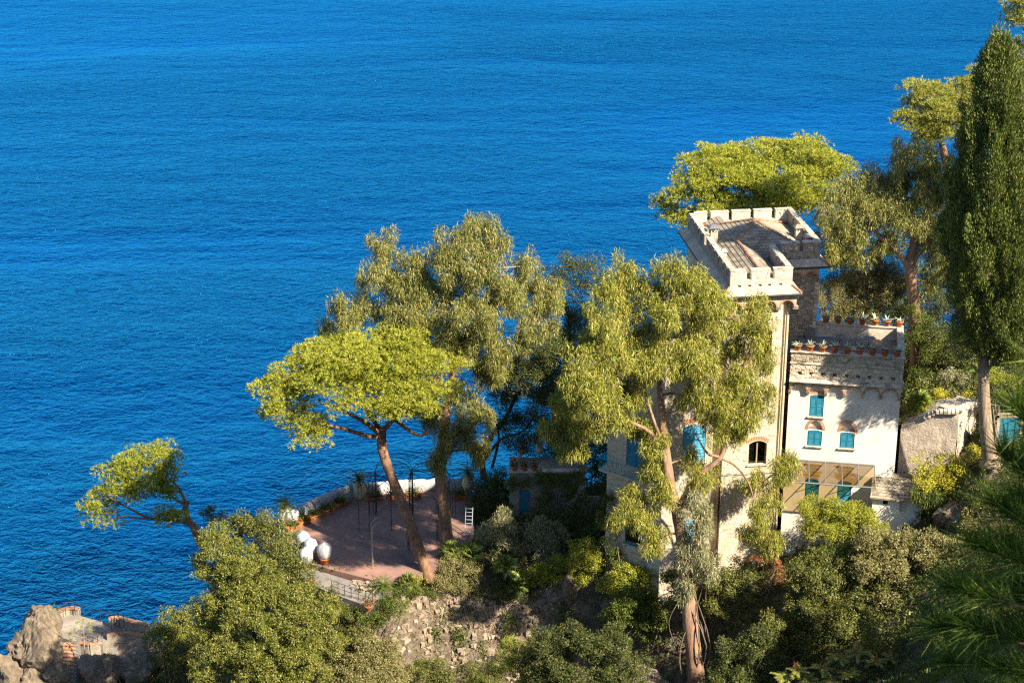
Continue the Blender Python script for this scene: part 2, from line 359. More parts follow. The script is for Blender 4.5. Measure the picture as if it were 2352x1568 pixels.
def vnoise(x, y, s=0):
    x = np.asarray(x, float); y = np.asarray(y, float)
    ix = np.floor(x).astype(np.int64); iy = np.floor(y).astype(np.int64); fx = x-ix; fy = y-iy
    fx = fx*fx*(3-2*fx); fy = fy*fy*(3-2*fy)
    a = _hash(ix,iy,s); b = _hash(ix+1,iy,s); c = _hash(ix,iy+1,s); d = _hash(ix+1,iy+1,s)
    return (a*(1-fx)+b*fx)*(1-fy) + (c*(1-fx)+d*fx)*fy
def fbm(x, y, s=0, o=4):
    return sum(vnoise(x*2**k, y*2**k, s+k)*.5**k for k in range(o)) / 1.9
def ground0(x, y):
    x = np.atleast_1d(np.asarray(x, float)); y = np.atleast_1d(np.asarray(y, float))
    out = np.empty(len(x))
    for i in range(0, len(x), 20000):
        d = np.hypot(x[i:i+20000,None]-CTRL[None,:,0], y[i:i+20000,None]-CTRL[None,:,1])
        out[i:i+20000] = _phi(d) @ _W + CTRL[:,2].mean()
    return out
def ground(x, y):
    x = np.atleast_1d(np.asarray(x, float)); y = np.atleast_1d(np.asarray(y, float))
    z = ground0(x, y); e = .6
    sl = np.hypot(ground0(x+e, y)-z, ground0(x, y+e)-z)/e
    k = np.clip(sl-.35, .12, 1.6)
    z = z + k*(fbm(x*.35+3, y*.35, 1)-.5)*2.2 + k*(fbm(x*1.1, y*1.1, 5)-.5)*1.1
    inside = (((x+10)/8.5)**2 + ((y-139.2)/8.2)**2) < 1
    z = np.where(inside, np.minimum(z, 17.6), z)
    return z
_gx = np.arange(-62, 64.1, .7); _gy = np.arange(-14, 184, .7)
_GX, _GY = np.meshgrid(_gx, _gy); _GZ = ground(_GX.ravel(), _GY.ravel()).reshape(_GX.shape)
def gz(x, y):
    fx = (np.asarray(x, float)-_gx[0])/.7; fy = (np.asarray(y, float)-_gy[0])/.7
    ix = np.clip(fx.astype(int), 0, len(_gx)-2); iy = np.clip(fy.astype(int), 0, len(_gy)-2); fx = fx-ix; fy = fy-iy
    return (_GZ[iy,ix]*(1-fx)+_GZ[iy,ix+1]*fx)*(1-fy) + (_GZ[iy+1,ix]*(1-fx)+_GZ[iy+1,ix+1]*fx)*fy
def hill_material():
    m, t = nodes('hillside')
    g = t.nodes.new('ShaderNodeNewGeometry'); tc = t.nodes.new('ShaderNodeTexCoord'); vec = tc.outputs['Object']
    s = t.nodes.new('ShaderNodeSeparateXYZ'); t.links.new(g.outputs['Normal'], s.inputs[0])
    steep = ramp(t, math_(t, 'ADD', s.outputs[2], math_(t, 'MULTIPLY', noise(t, vec, .5, 4), .25)), [(.72, (1,1,1)), (.95, (0,0,0))])
    rock = ramp(t, noise(t, vec, 1.3, 8, .7, .3), [(.3, (.07,.055,.04)), (.5, (.17,.135,.095)), (.7, (.32,.26,.19))])
    soil = ramp(t, noise(t, vec, 1.6, 6, .65), [(.3, (.05,.05,.025)), (.6, (.13,.11,.06)), (.8, (.22,.17,.10))])
    c = mixc(t, steep, soil, rock)
    b = t.nodes.new('ShaderNodeBsdfPrincipled'); b.inputs['Roughness'].default_value = .96; b.inputs['Specular IOR Level'].default_value = .1
    t.links.new(c, b.inputs['Base Color'])
    bp = t.nodes.new('ShaderNodeBump'); bp.inputs['Distance'].default_value = .35; bp.inputs['Strength'].default_value = 1
    vo = t.nodes.new('ShaderNodeTexVoronoi'); vo.feature = 'DISTANCE_TO_EDGE'; vo.inputs['Scale'].default_value = 1.4; t.links.new(vec, vo.inputs['Vector'])
    hh = math_(t, 'ADD', noise(t, vec, 2.2, 8, .7, .4), math_(t, 'MULTIPLY', math_(t, 'MINIMUM', vo.outputs[0], .25), 1.2))
    t.links.new(hh, bp.inputs['Height']); t.links.new(bp.outputs[0], b.inputs['Normal'])
    o = t.nodes.new('ShaderNodeOutputMaterial'); t.links.new(b.outputs[0], o.inputs[0]); return m
M_['hill'] = hill_material()
_ny, _nx = _GX.shape
_idx = np.arange(_ny*_nx).reshape(_ny, _nx)
_F = np.stack([_idx[:-1,:-1], _idx[:-1,1:], _idx[1:,1:], _idx[1:,:-1]], -1).reshape(-1,4)
add('hillside', np_mesh('hillside', np.stack([_GX, _GY, _GZ], -1).reshape(-1,3), _F, M_['hill'], True), kind='structure', label='rocky wooded hillside dropping to the sea')

# ------------------------------------------------------------------ leaves
def unit(a): return a / np.maximum(np.linalg.norm(a, axis=-1, keepdims=True), 1e-9)
def rvec(n): return unit(rng.normal(size=(n,3)))
UP = np.array([0,0,1.0])
def leaf_arrays(C, D, L, W, S=None, mid=.45):
    """small leaf blades: C base, D direction, L length, W width, S side hint"""
    n = len(C); D = unit(D)
    S = rvec(n) if S is None else S
    S = unit(S - D*np.sum(S*D, 1, keepdims=True))
    L = np.broadcast_to(np.asarray(L, float).reshape(-1,1), (n,1)); W = np.broadcast_to(np.asarray(W, float).reshape(-1,1), (n,1))
    Nn = np.cross(D, S)
    P = np.stack([C + S*W*.5, C + D*L, C - S*W*.5 + D*L*(mid-.35)], 1).reshape(-1,3)
    F = np.arange(3*n).reshape(n,3)
    return P, F
def join(parts):
    Ps = []; Fs = []; k = 0
    for P, F in parts: Ps.append(P); Fs.append(F + k); k += len(P)
    return np.concatenate(Ps), np.concatenate(Fs)
KIND = {   # puff radius range, area per puff, leaves per puff, lowest direction kept
 'pine': (.40,.70,.60,15,-.35), 'euc': (.36,.66,.95,150,-1), 'oak': (.30,.55,.52,120,-1), 'olive': (.3,.5,.42,110,-1),
 'small': (.24,.42,.30,78,-1), 'dark': (.42,.75,.85,110,-1)}
SPLIT = {'pine': (3,.76), 'euc': (5,.57), 'oak': (4,.58), 'dark': (4,.60), 'olive': (3,.62), 'small': (3,.64)}
def foliage(lobes, kind, dens=1.0, size=1.0):
    """lobes: list of (centre, radii). Returns leaf arrays and puff centres per lobe"""
    r0, r1, ar, nl, zmin = KIND[kind]
    ns, fs = SPLIT[kind]; big = len(lobes)
    if ns > 1:                                             # every bough breaks up into smaller leafy clumps
        sub = []; par = []
        for li, (c, r) in enumerate(lobes):
            m = ns if min(r) > .6 else max(2, ns-2); off = rng.uniform(0, 6.28)
            for q in range(m):
                zz = 1 - 2*(q+.5)/m; aa = off + q*2.4; d = np.array([math.cos(aa)*math.sqrt(1-zz*zz), math.sin(aa)*math.sqrt(1-zz*zz), zz]) + rng.normal(size=3)*.25
                f = fs*rng.uniform(.75, 1.2); sub.append((c + d*np.array(r)*rng.uniform(.45,.72), tuple(np.array(r)*f*np.array([1,1,.85 if kind == 'pine' else 1])))); par.append(li)
    else: sub = lobes; par = list(range(big))
    C = []; Rr = []; owner = []
    for li, (c, r) in enumerate(sub):
        p = 1.6; a, b, d = r
        area = 4*math.pi*((((a*b)**p + (a*d)**p + (b*d)**p)/3)**(1/p))
        n = max(4, int(area/ar*dens))
        dr = rvec(n); dr = dr[dr[:,2] > zmin]
        k = rng.uniform(.58, 1.03, (len(dr),1)) if kind == 'pine' else rng.uniform(.42, 1.10, (len(dr),1))**.75
        wob = 1 + .18*np.sin(dr@rng.normal(size=3)*5 + rng.uniform(0,6))[:,None]
        far = rng.random(len(dr)) < (0 if kind == 'pine' else .1); k[far] *= 1.22
        C.append(c + dr*k*wob*np.array(r)); owner += [li]*len(dr)
    C = np.concatenate(C); owner = np.array(owner)
    rel = (C[:,1] - np.array([lobes[par[i]][0][1] for i in owner])) / np.array([lobes[par[i]][1][1] for i in owner])
    keep = ~((rel > .35) & (rng.random(len(C)) < .45))              # thinner on the seaward side
    for li, (c, r) in enumerate(sub):
        q = np.linalg.norm((C-c)/np.array(r), axis=1)
        keep &= ~((q < .55) & (owner != li))
    C = C[keep]; owner = np.array(par)[owner[keep]]; n = len(C)
    Rr = rng.uniform(r0, r1, n)*size
    parts = []
    if kind == 'pine':
        T = np.repeat(np.arange(n), nl); d = rvec(len(T)); d[:,2] = np.abs(d[:,2])*1.0 - .25; d = unit(d)
        tc = C[T] + d*Rr[T,None]*np.array([1,1,.55])
        dirn = unit(d*.8 + UP*.55 + .25*rvec(len(T)))
        B = 10; ti = np.repeat(np.arange(len(T)), B)
        bd = unit(dirn[ti] + .75*rvec(len(ti)))
        parts.append(leaf_arrays(tc[ti], bd, rng.uniform(.20,.36,len(ti))*size, rng.uniform(.03,.052,len(ti))*size, mid=.5))
    elif kind == 'euc':
        T = np.repeat(np.arange(n), nl); d = rvec(len(T)); k = rng.uniform(.1,1,len(T))**.4
        p = C[T] + d*(k*Rr[T])[:,None]*np.array([.85,.85,1.35])
        D = unit(d*.45 + np.array([0,0,-1.1]) + .45*rvec(len(T)))
        sprig = rng.random(len(T)) < .25; D[sprig] = unit(d[sprig] + .7*rvec(sprig.sum()))
        parts.append(leaf_arrays(p, D, rng.uniform(.20,.40,len(T))*size, rng.uniform(.035,.06,len(T))*size))
    elif kind in ('oak','dark','small'):
        T = np.repeat(np.arange(n), nl); d = rvec(len(T)); k = rng.uniform(.25,1,len(T))**.45
        p = C[T] + d*(k*Rr[T])[:,None]*np.array([1,1,.85])
        D = unit(d*.5 + UP*.25 + .9*rvec(len(T)))
        S = np.cross(D, unit(d + UP*.6 + .6*rvec(len(T))))
        q = .72 if kind == 'small' else 1.0
        parts.append(leaf_arrays(p, D, rng.uniform(.11,.19,len(T))*size*q, rng.uniform(.055,.095,len(T))*size*q, S))
    elif kind == 'olive':
        T = np.repeat(np.arange(n), nl); d = rvec(len(T)); k = rng.uniform(.2,1,len(T))**.5
        p = C[T] + d*(k*Rr[T])[:,None]*np.array([.9,.9,1.2])
        D = unit(d*.7 + UP*.5 + .7*rvec(len(T)))
        parts.append(leaf_arrays(p, D, rng.uniform(.15,.26,len(T))*size, rng.uniform(.035,.055,len(T))*size))
    P, F = join(parts); return P, F, C, owner

def lobe(u, v, Y, ru, rv, ry=None):
    c = at(u, v, Y); s = ppm(c); rx = ru/s; rz = rv/s*.97
    return (c, (rx, ry if ry is not None else (rx+rz)*.5, rz))
def limb_path(a, b, sag=.12, wig=.25):
    a = np.array(a, float); b = np.array(b, float); L = np.linalg.norm(b-a)
    m1 = a + (b-a)*.35 + rng.normal(size=3)*wig*L*.12 + UP*sag*L*.3
    m2 = a + (b-a)*.7 + rng.normal(size=3)*wig*L*.12 + UP*sag*L*.5
    return catmull([a, m1, m2, b], 4)
def taper(n, r0, r1, rough=.08): return [(r0 + (r1-r0)*i/(n-1))*(1+rough*(random.random()-.5)*2) for i in range(n)]

def tree(name, label, cat, trunk, lobes, kind, lm, bm, group=None, limbs=None, dens=1, size=1, fork=.5, limb_r=.16, twigs=True, fol='crown', skip_trunk=False, extra=None):
    """trunk: list of (u,v,Y,r); lobes: list of (u,v,dY,ru,rv[,ry]) about the Y of the last trunk point"""
    T = [at(u, v, Y) for u, v, Y, r in trunk]; rad = [r for *_, r in trunk]
    base = T[0]; root = thing(name, base, label, cat, group)
    Y0 = trunk[-1][2]
    LB = [lobe(l[0], l[1], Y0 + l[2]*1.6 + (random.uniform(-1.2,1.2) if kind == 'euc' else 0), l[3], l[4], l[5] if len(l) > 5 else None) for l in lobes]
    path = catmull(T, 6); rr = np.interp(np.linspace(0, 1, len(path)), np.linspace(0, 1, len(rad)), rad)
    rr = [r*(1+.06*(random.random()-.5)*2) for r in rr]
    MB().tube(path, rr, 10).part('trunk', bm, root, smooth=True)
    P, F, C, owner = foliage(LB, kind, dens, size)
    np_part(fol, P, F, lm, root)
    path = np.array(path); wood = path[int(len(path)*fork):]
    for pts, r0, r1 in (limbs or []):
        lp = catmull([at(*p) for p in pts], 5); MB().tube(lp, taper(len(lp), r0, r1), 8).part('limb', bm, root, smooth=True); wood = np.concatenate([wood, np.array(lp)[len(lp)//3:]])
    tw = MB(); todo = list(range(len(LB)))
    while todo:
        dist = [np.min(np.linalg.norm(wood - LB[li][0], axis=1)) for li in todo]; li = todo.pop(int(np.argmin(dist))); c, r = LB[li]
        d = np.linalg.norm(wood - c, axis=1) + np.maximum(0, wood[:,2]-c[2])*.8; j = int(np.argmin(d)); a = wood[j]; dd = np.linalg.norm(a-c)
        if dd > .7:
            lp = limb_path(a, c); MB().tube(lp, taper(len(lp), min(limb_r, .03*dd+.035), .03), 7).part('limb', bm, root, smooth=True); wood = np.concatenate([wood, np.array(lp)[3:]])
        if twigs:
            own = np.where(owner == li)[0]; own = rng.permutation(own)[:max(3, int(len(own)*.22))]
            for q in own:
                tp = limb_path(c + (C[q]-c)*.1, C[q], .05, .5); tw.tube(tp[::2], taper(len(tp[::2]), .035, .012), 3, cap=False)
    if twigs and tw.v: tw.part('twigs', bm, root, smooth=True, kind='stuff')
    return root
def shrub(name, label, cat, Y, lobes, kind, lm, group=None, dens=1, size=1, bm=None, stems=5):
    """lobes (u,v,dY,ru,rv[,ry])"""
    LB = [lobe(l[0], l[1], Y + l[2], l[3], l[4], l[5] if len(l) > 5 else None) for l in lobes]
    c = np.mean([l[0] for l in LB], axis=0); zlow = min(l[0][2]-l[1][2] for l in LB)
    base = np.array([c[0], c[1], min(float(gz(c[0], c[1])), zlow+.4)])
    root = thing(name, base, label, cat, group)
    P, F, C, owner = foliage(LB, kind, dens, size)
    np_part('foliage', P, F, lm, root)
    for k in range(stems):
        q = C[rng.integers(len(C))]; b = base + np.array([rng.normal()*.25, rng.normal()*.25, -.2])
        lp = limb_path(b, q, .1, .5); MB().tube(lp, taper(len(lp), .07, .02), 5).part('stem', bm or M_['bark'], root, smooth=True)
    return root
# ------------------------------------------------------------------ villa
TM = Matrix.Translation((14.85, 127.0, 0)) @ Matrix.Rotation(R(8), 4, 'Z')
TMi = TM.inverted()
WG = Matrix.Translation((20.1, 128.8, 0)) @ Matrix.Rotation(R(-9.5), 4, 'Z')
def T3(x, y=0, z=0): return Matrix.Translation((x, y, z))
def RZ(d): return Matrix.Rotation(R(d), 4, 'Z')
villa = thing('villa', (16, 130, 20), 'pale stone villa with battlemented tower, terrace wing and blue shutters', 'villa')

def cells(mb, x0, x1, z0, z1, holes, y0, y1):
    """wall slab with rectangular holes (hx0,hx1,hz0,hz1)"""
    xs = sorted({x0, x1} | {h[0] for h in holes} | {h[1] for h in holes}); xs = [x for x in xs if x0 <= x <= x1]
    for a, b in zip(xs[:-1], xs[1:]):
        hs = sorted([(h[2], h[3]) for h in holes if h[0] < (a+b)/2 < h[1]]); z = z0
        for c, d in hs:
            if c > z: mb.box(a, b, y0, y1, z, c)
            z = max(z, d)
        if z < z1: mb.box(a, b, y0, y1, z, z1)
    return mb
def stone_variants(mat, n=6):
    out = []
    for k in range(n):
        j = lambda s: (random.random()-.5)*s
        P = []
        for z in (-.5, .5):
            for y in (.5, -.5):
                pass
        b = [(-.5,.5,-.5),(.5,.5,-.5),(.5,.5,.5),(-.5,.5,.5)]
        f = [(-.5+.08+j(.1), -.5, -.5+.1+j(.12)), (.5-.08+j(.1), -.5, -.5+.1+j(.12)), (.5-.08+j(.1), -.5, .5-.1+j(.12)), (-.5+.08+j(.1), -.5, .5-.1+j(.12))]
        mb = MB().raw(b + f, [(4,5,6,7)[::1], (0,4,7,3), (1,2,6,5), (0,1,5,4), (3,7,6,2)])
        out.append(mb.mesh('stone', mat))
    return out
ST = stone_variants(M_['stone']); STP = stone_variants(M_['stone_pale'])
def facing(parent, M, x0, x1, z0, z1, w=.42, h=.2, proud=.03, var=None, skip=0., holes=(), limit=300):
    """individual stones proud of a wall front (front = -y)"""
    n = 0; z = z0
    var = var or ST
    while z < z1 - .08:
        hh = min(h*random.uniform(.7, 1.35), z1-z); x = x0 - random.random()*w*.5
        while x < x1:
            ww = w*random.uniform(.55, 1.5); a = max(x, x0); b = min(x+ww, x1); x += ww
            if b-a < .1 or random.random() < skip: continue
            cx, cz = (a+b)/2, z+hh/2
            if any(q[0]-.02 < cx < q[1]+.02 and q[2]-.02 < cz < q[3]+.02 for q in holes): continue
            if n >= limit: return
            d = proud*random.uniform(.6, 1.5)
            add('stone', random.choice(var), parent, M @ T3(cx, -d/2+.01, cz) @ Matrix.Rotation(R(random.uniform(-3,3)), 4, 'Y') @ Matrix.Diagonal((b-a-.03, d+.02, hh-.025, 1))); n += 1
        z += hh
def shutter_mesh(w, h, rise_in, rise_out, mat, n):
    """one leaf, x 0..w, its top edge rising towards x = w"""
    mb = MB(); t = .05; fr = .07
    top = lambda x: h + rise_in + (rise_out-rise_in)*(x/w)
    mb.box(0, fr, -t, 0, 0, top(0)-.01); mb.box(w-fr, w, -t, 0, 0, top(w)-.02)
    mb.hexa([(fr,-t,h-.1),(w-fr,-t,h-.1),(w-fr,0,h-.1),(fr,0,h-.1),(fr,-t,top(fr)),(w-fr,-t,top(w-fr)),(w-fr,0,top(w-fr)),(fr,0,top(fr))])
    mb.box(fr, w-fr, -t, 0, 0, .1); mb.box(fr, w-fr, -t, 0, h*.48, h*.48+.06)
    mb.box(fr, w-fr, -.012, -.002, .1, h-.1)
    for i in range(n):
        z = .12 + (h-.24)*i/(n-1)
        mb.hexa([(fr,-t+.004,z-.02),(w-fr,-t+.004,z-.02),(w-fr,-.015,z+.025),(fr,-.015,z+.025),(fr,-t+.004,z-.008),(w-fr,-t+.004,z-.008),(w-fr,-.015,z+.037),(fr,-.015,z+.037)])
    return mb.mesh('shutter', mat)
def window(M, xc, z0, w, h, mat='blue', sill=True, rise=.1, n=14, depth=.1, label=None):
    """closed shutters in an opening"""
    f = MB(); t = .05
    f.box(xc-w/2, xc-w/2+t, depth-.02, depth+.1, z0, z0+h); f.box(xc+w/2-t, xc+w/2, depth-.02, depth+.1, z0, z0+h)
    f.box(xc-w/2+t, xc+w/2-t, depth-.02, depth+.1, z0+h-t, z0+h); f.box(xc-w/2, xc+w/2, depth+.1, depth+.14, z0, z0+h)
    wi = f.part('window', M_[mat], villa, M, label=label)
    hw = w/2 - .055
    for s in (0, 1):
        me = shutter_mesh(hw-.01, h-.08-rise, 0 if s == 0 else rise, rise if s == 0 else 0, M_[mat], n)
        add('shutter', me, wi, M @ T3(xc - hw if s == 0 else xc + .01, depth-.03, z0+.02))
    if rise:      # head of the opening, arched underneath
        a = [(xc + w/2*k, z0+h-rise-.03 + rise*(1-k*k)) for k in np.linspace(-1, 1, 9)]
        MB().prism([(xc-w/2, z0+h)] + a + [(xc+w/2, z0+h)], .004, depth-.03, 'y').part('head', M_['facade'], wi, M)
    if sill: MB().box(xc-w/2-.14, xc+w/2+.14, -.12, .09, z0-.09, z0-.003).part('sill', M_['coping'], wi, M)
    return wi
def brick_arch(parent, M, pts_in, pts_out, y0=-.02, y1=.02, mat='brick', name='arch'):
    mb = MB()
    for i in range(len(pts_in)-1):
        a, b = np.array(pts_in[i]), np.array(pts_in[i+1]); c, d = np.array(pts_out[i]), np.array(pts_out[i+1])
        g = .12; a2 = a+(b-a)*g; b2 = b-(b-a)*g; c2 = c+(d-c)*g; d2 = d-(d-c)*g
        mb.hexa([(a2[0],y0,a2[1]),(b2[0],y0,b2[1]),(b2[0],y1,b2[1]),(a2[0],y1,a2[1]),(c2[0],y0,c2[1]),(d2[0],y0,d2[1]),(d2[0],y1,d2[1]),(c2[0],y1,c2[1])])
    return mb.part(name, M_[mat], parent, M)
def arc(cx, cz, r, a0, a1, n): return [(cx + r*math.cos(R(a)), cz + r*math.sin(R(a))) for a in np.linspace(a0, a1, n)]
def arcade(M, x0, n, bay, zc, zt, proud, wallmat, corbelmat, rk=.40, skip=()):
    """corbel table: n round arches on corbels, projecting by proud in front of y=0"""
    mb = MB(); r = bay*rk
    for i in range(n):
        a = x0 + i*bay; cx = a + bay/2
        mb.prism([(a, zt), (a, zc)] + arc(cx, zc, r, 180, 0, 13) + [(a+bay, zc), (a+bay, zt)], -proud, -.002, 'y')
    ar = mb.part('corbel_table', wallmat, villa, M)
    for i in range(n):
        cx = x0 + i*bay + bay/2
        brick_arch(ar, M, arc(cx, zc, r+.01, 180, 0, 17), arc(cx, zc, r+.13, 180, 0, 17), -proud-.02, -proud+.01)
    for i in range(n+1):
        x = x0 + i*bay; w = bay*(1-2*rk)*.5
        MB().raw([(x-w,-proud-.03,zc-.02),(x+w,-proud-.03,zc-.02),(x+w,-.001,zc-.02),(x-w,-.001,zc-.02),(x-w,-proud*.75,zc-.26),(x+w,-proud*.75,zc-.26),(x+w,-.001,zc-.32),(x-w,-.001,zc-.32)],
                 [(0,1,2,3),(4,7,6,5),(0,4,5,1),(1,5,6,2),(3,2,6,7),(0,3,7,4)]).part('corbel', corbelmat, ar, M)
    return ar

# ---- tower body
EAVE, RB, PT, MT = 41.98, 42.40, 43.0, 43.76
FR = TM @ T3(.6, .62)                                      # front wall frame, x 0..4.5
tw = MB()
cells(tw, 0, 3.95, 15, EAVE+.2, [(1.85,3.25,37.0,39.1), (1.95,3.3,28.55,30.45), (2.95,3.35,24.6,26.4)], 0, .45)
tw.box(3.95, 4.5, .28, .5, 15, EAVE+.2)                  # recessed corner strip
tower = tw.part('tower_wall', M_['masonry'], villa, FR)
mb = MB()
mb.box(.6, 1.02, 1.07, 13.9, 15, EAVE+.2); mb.box(4.75, 5.1, 1.12, 5.9, 15, EAVE+.2)
mb.box(.6, 8.7, 13.6, 14.0, 15, EAVE+.2); mb.box(8.3, 8.7, 6.35, 13.6, 15, EAVE+.2)
mb.part('side_wall', M_['masonry'], villa, TM)
RWF = TM @ T3(5.1, 5.9)                                    # front of the projecting rear block, x 0..3.6
mb = MB(); cells(mb, 0, 3.6, 24, EAVE+.2, [(.12,.92,36.5,39.9)], 0, .45)
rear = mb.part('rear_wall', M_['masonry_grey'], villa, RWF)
facing(rear, RWF, 1.05, 3.3, 36.4, 40.55, .34, .17, .05, ST, .12)
for i in range(12): add('stone', random.choice(STP), rear, RWF @ T3(3.45, -.02, 36.6+i*.35) @ Matrix.Diagonal((.36 if i % 2 else .28, .07, .33, 1)))
window(RWF, .52, 36.5, .8, 3.4, 'blue', False, 0, 26, .14)
arcade(RWF, .12, 3, 1.12, 40.95, EAVE, .22, M_['masonry'], M_['coping'], .42)
arcade(FR, -.3, 4, 1.275, 40.95, EAVE, .3, M_['plaster'], M_['coping'], .36)
facing(tower, FR, .05, 3.9, 36.2, 40.6, .45, .22, .02, STP, .35, [(1.75,3.35,36.9,39.3)], 110)
facing(tower, FR, .05, 3.9, 22, 35.8, .45, .22, .02, STP, .55, [(1.75,3.5,28,31),(2.8,3.5,24.4,26.6)], 190)
# tower openings: dark casements
def casement(M, x0, x1, z0, z1, arch=0, curtain=False):
    f = MB(); d = .22
    f.box(x0, x0+.07, d, d+.08, z0, z1); f.box(x1-.07, x1, d, d+.08, z0, z1); f.box(x0+.07, x1-.07, d, d+.08, z1-.07, z1); f.box((x0+x1)/2-.05, (x0+x1)/2+.05, d-.01, d+.07, z0, z1-.07)
    wi = f.part('window', M_['wood'], villa, M)
    for s in (0, 1):
        a = x0+.07 if s == 0 else (x0+x1)/2+.05; b = (x0+x1)/2-.05 if s == 0 else x1-.07
        MB().box(a, b, d+.03, d+.045, z0, z1-.07).part('pane', M_['pane'], wi, M)
    MB().box(x0, x1, .44, .449, z0, z1).part('dark_room', M_['dark'], wi, M)
    if curtain:
        c = MB()
        for i in range(5): c.box(x0+.09+i*.075, x0+.155+i*.075, d+.08+.02*(i%2), d+.1+.02*(i%2), z0+.02, z1-.1)
        c.part('curtain', M_['curtain'], wi, M)
    if arch:
        xc = (x0+x1)/2; w = x1-x0
        a = [(xc + w/2*k, z1-arch + arch*(1-k*k)) for k in np.linspace(-1, 1, 11)]
        MB().prism([(x0, z1)] + a + [(x1, z1)], .003, .2, 'y').part('head', M_['masonry'], wi, M)
    MB().box(x0-.12, x1+.12, -.1, .2, z0-.1, z0-.003).part('sill', M_['coping'], wi, M)
def glass_mat(name, tint, refl):
    m, t = nodes(name)
    tr = t.nodes.new('ShaderNodeBsdfTransparent'); tr.inputs[0].default_value = (*tint, 1)
    g = t.nodes.new('ShaderNodeBsdfGlossy'); g.inputs['Roughness'].default_value = .03
    fz = t.nodes.new('ShaderNodeFresnel'); fz.inputs[0].default_value = refl
    x = t.nodes.new('ShaderNodeMixShader'); t.links.new(fz.outputs[0], x.inputs[0]); t.links.new(tr.outputs[0], x.inputs[1]); t.links.new(g.outputs[0], x.inputs[2])
    o = t.nodes.new('ShaderNodeOutputMaterial'); t.links.new(x.outputs[0], o.inputs[0]); return m
M_['pane'] = glass_mat('window_glass', (.75,.78,.75), 1.45); M_['canopy_glass'] = glass_mat('canopy_glass', (.80,.70,.50), 1.45)
casement(FR, 1.85, 3.25, 37.0, 39.1); casement(FR, 1.95, 3.3, 28.55, 30.45, .25, True)
MB().box(2.95, 3.35, .12, .2, 24.6, 26.4).part('blind_window', M_['wood'], villa, FR)
MB().box(-.1, 4.02, -.1, -.002, 27.85, 28.02).part('string_course', M_['coping'], villa, FR)
brick_arch(tower, FR, [(2.6+.8*k, 30.25+.3*(1-k*k)) for k in np.linspace(-1,1,15)], [(2.6+.9*k, 30.5+.34*(1-k*k)) for k in np.linspace(-1,1,15)], -.03, .0)
MB().tube([(4.28,.12,41.7),(4.28,.12,24.0),(4.28,.12,21.5)], .06, 8).part('drainpipe', M_['pipe'], villa, FR)
MB().tube([(-.12,-.05,33),(-.12,-.05,20)], .07, 8).part('drainpipe', M_['gutter'], villa, FR)

# ---- skirt roof and gutters
OUT = [(0,0),(5.7,0),(5.7,5.25),(9.3,5.25),(9.3,14.6),(0,14.6)]; INN = [(.6,.62),(5.1,.62),(5.1,5.9),(8.7,5.9),(8.7,14.0),(.6,14.0)]
def ringpt(i, f): o, n = OUT[i], INN[i]; return (o[0]+(n[0]-o[0])*f, o[1]+(n[1]-o[1])*f)
mb = MB(); K = 4
for i in range(6):
    j = (i+1) % 6
    for k in range(K):
        f0, f1 = k/K - (.06 if k else 0), (k+1)/K; z0 = EAVE + (RB-EAVE)*k/K + .045; z1 = EAVE + (RB-EAVE)*(k+1)/K + .03
        a, b, c, d = ringpt(i,f0), ringpt(j,f0), ringpt(j,f1), ringpt(i,f1)
        mb.hexa([(*a,z0-.05),(*b,z0-.05),(*c,z1-.05),(*d,z1-.05),(*a,z0),(*b,z0),(*c,z1),(*d,z1)])
    a, b, c, d = ringpt(i,.02), ringpt(j,.02), ringpt(j,1.0), ringpt(i,1.0)
    mb.hexa([(*a,EAVE-.12),(*b,EAVE-.12),(*c,EAVE-.12),(*d,EAVE-.12),(*a,EAVE-.02),(*b,EAVE-.02),(*c,EAVE-.02),(*d,EAVE-.02)])
mb.part('eaves', M_['skirt'], villa, TM)
mb = MB()
for i in (0, 1, 2, 3, 5):
    j = (i+1) % 6; a, b = OUT[i], OUT[j]
    mb.tube([(a[0],a[1],EAVE-.03),(b[0],b[1],EAVE-.03)], .075, 8)
mb.part('gutter', M_['gutter'], villa, TM)
# ---- parapets with merlons (frames: outside is -y)
def parapet(M, L, mer, sc_=(), mat='masonry', name='parapet', z0=RB-.03, zp=PT, zt=MT, th=.36, cap='coping', i0=0):
    mb = MB(); cells(mb, 0, L, z0, zp, [(s, s+.24, z0+.09, z0+.26) for s in sc_], 0, th)
    if sc_: mb.box(.02, L-.02, th-.06, th-.01, z0+.05, z0+.3)
    p = mb.part(name, M_[mat], villa, M)
    for a, b in mer:
        m = MB().box(a, b, 0, th, zp+.002, zt-.08)
        o = m.part('merlon', M_[mat], p, M)
        MB().box(a-.03, b+.03, -.03, th+.03, zt-.078, zt).part('merlon_cap', M_[cap], p, M)
    return p
fp = parapet(FR, 4.5, [(0,1.17),(1.49,2.86),(3.14,4.5)], [.55,1.3,2.05,2.75,3.55], 'plaster')
for a_, b_ in [(0,1.17),(1.49,2.86),(3.14,4.5)]: facing(fp, FR, a_+.02, b_-.02, PT+.02, MT-.1, .34, .22, .025, STP, .1)
facing(fp, FR, .02, 4.48, RB+.28, PT-.02, .4, .16, .02, STP, .25)
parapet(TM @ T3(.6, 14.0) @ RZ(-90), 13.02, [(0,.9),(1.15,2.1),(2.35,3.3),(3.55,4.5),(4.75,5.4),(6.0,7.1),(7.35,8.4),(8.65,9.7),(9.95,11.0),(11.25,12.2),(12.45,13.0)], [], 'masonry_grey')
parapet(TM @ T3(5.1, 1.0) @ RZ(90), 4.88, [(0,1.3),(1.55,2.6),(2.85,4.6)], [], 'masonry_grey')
rp = parapet(RWF @ T3(.38, 0), 3.2, [(.25,1.6),(1.9,3.2)], [.1,.8,1.5,2.2], 'masonry_grey')
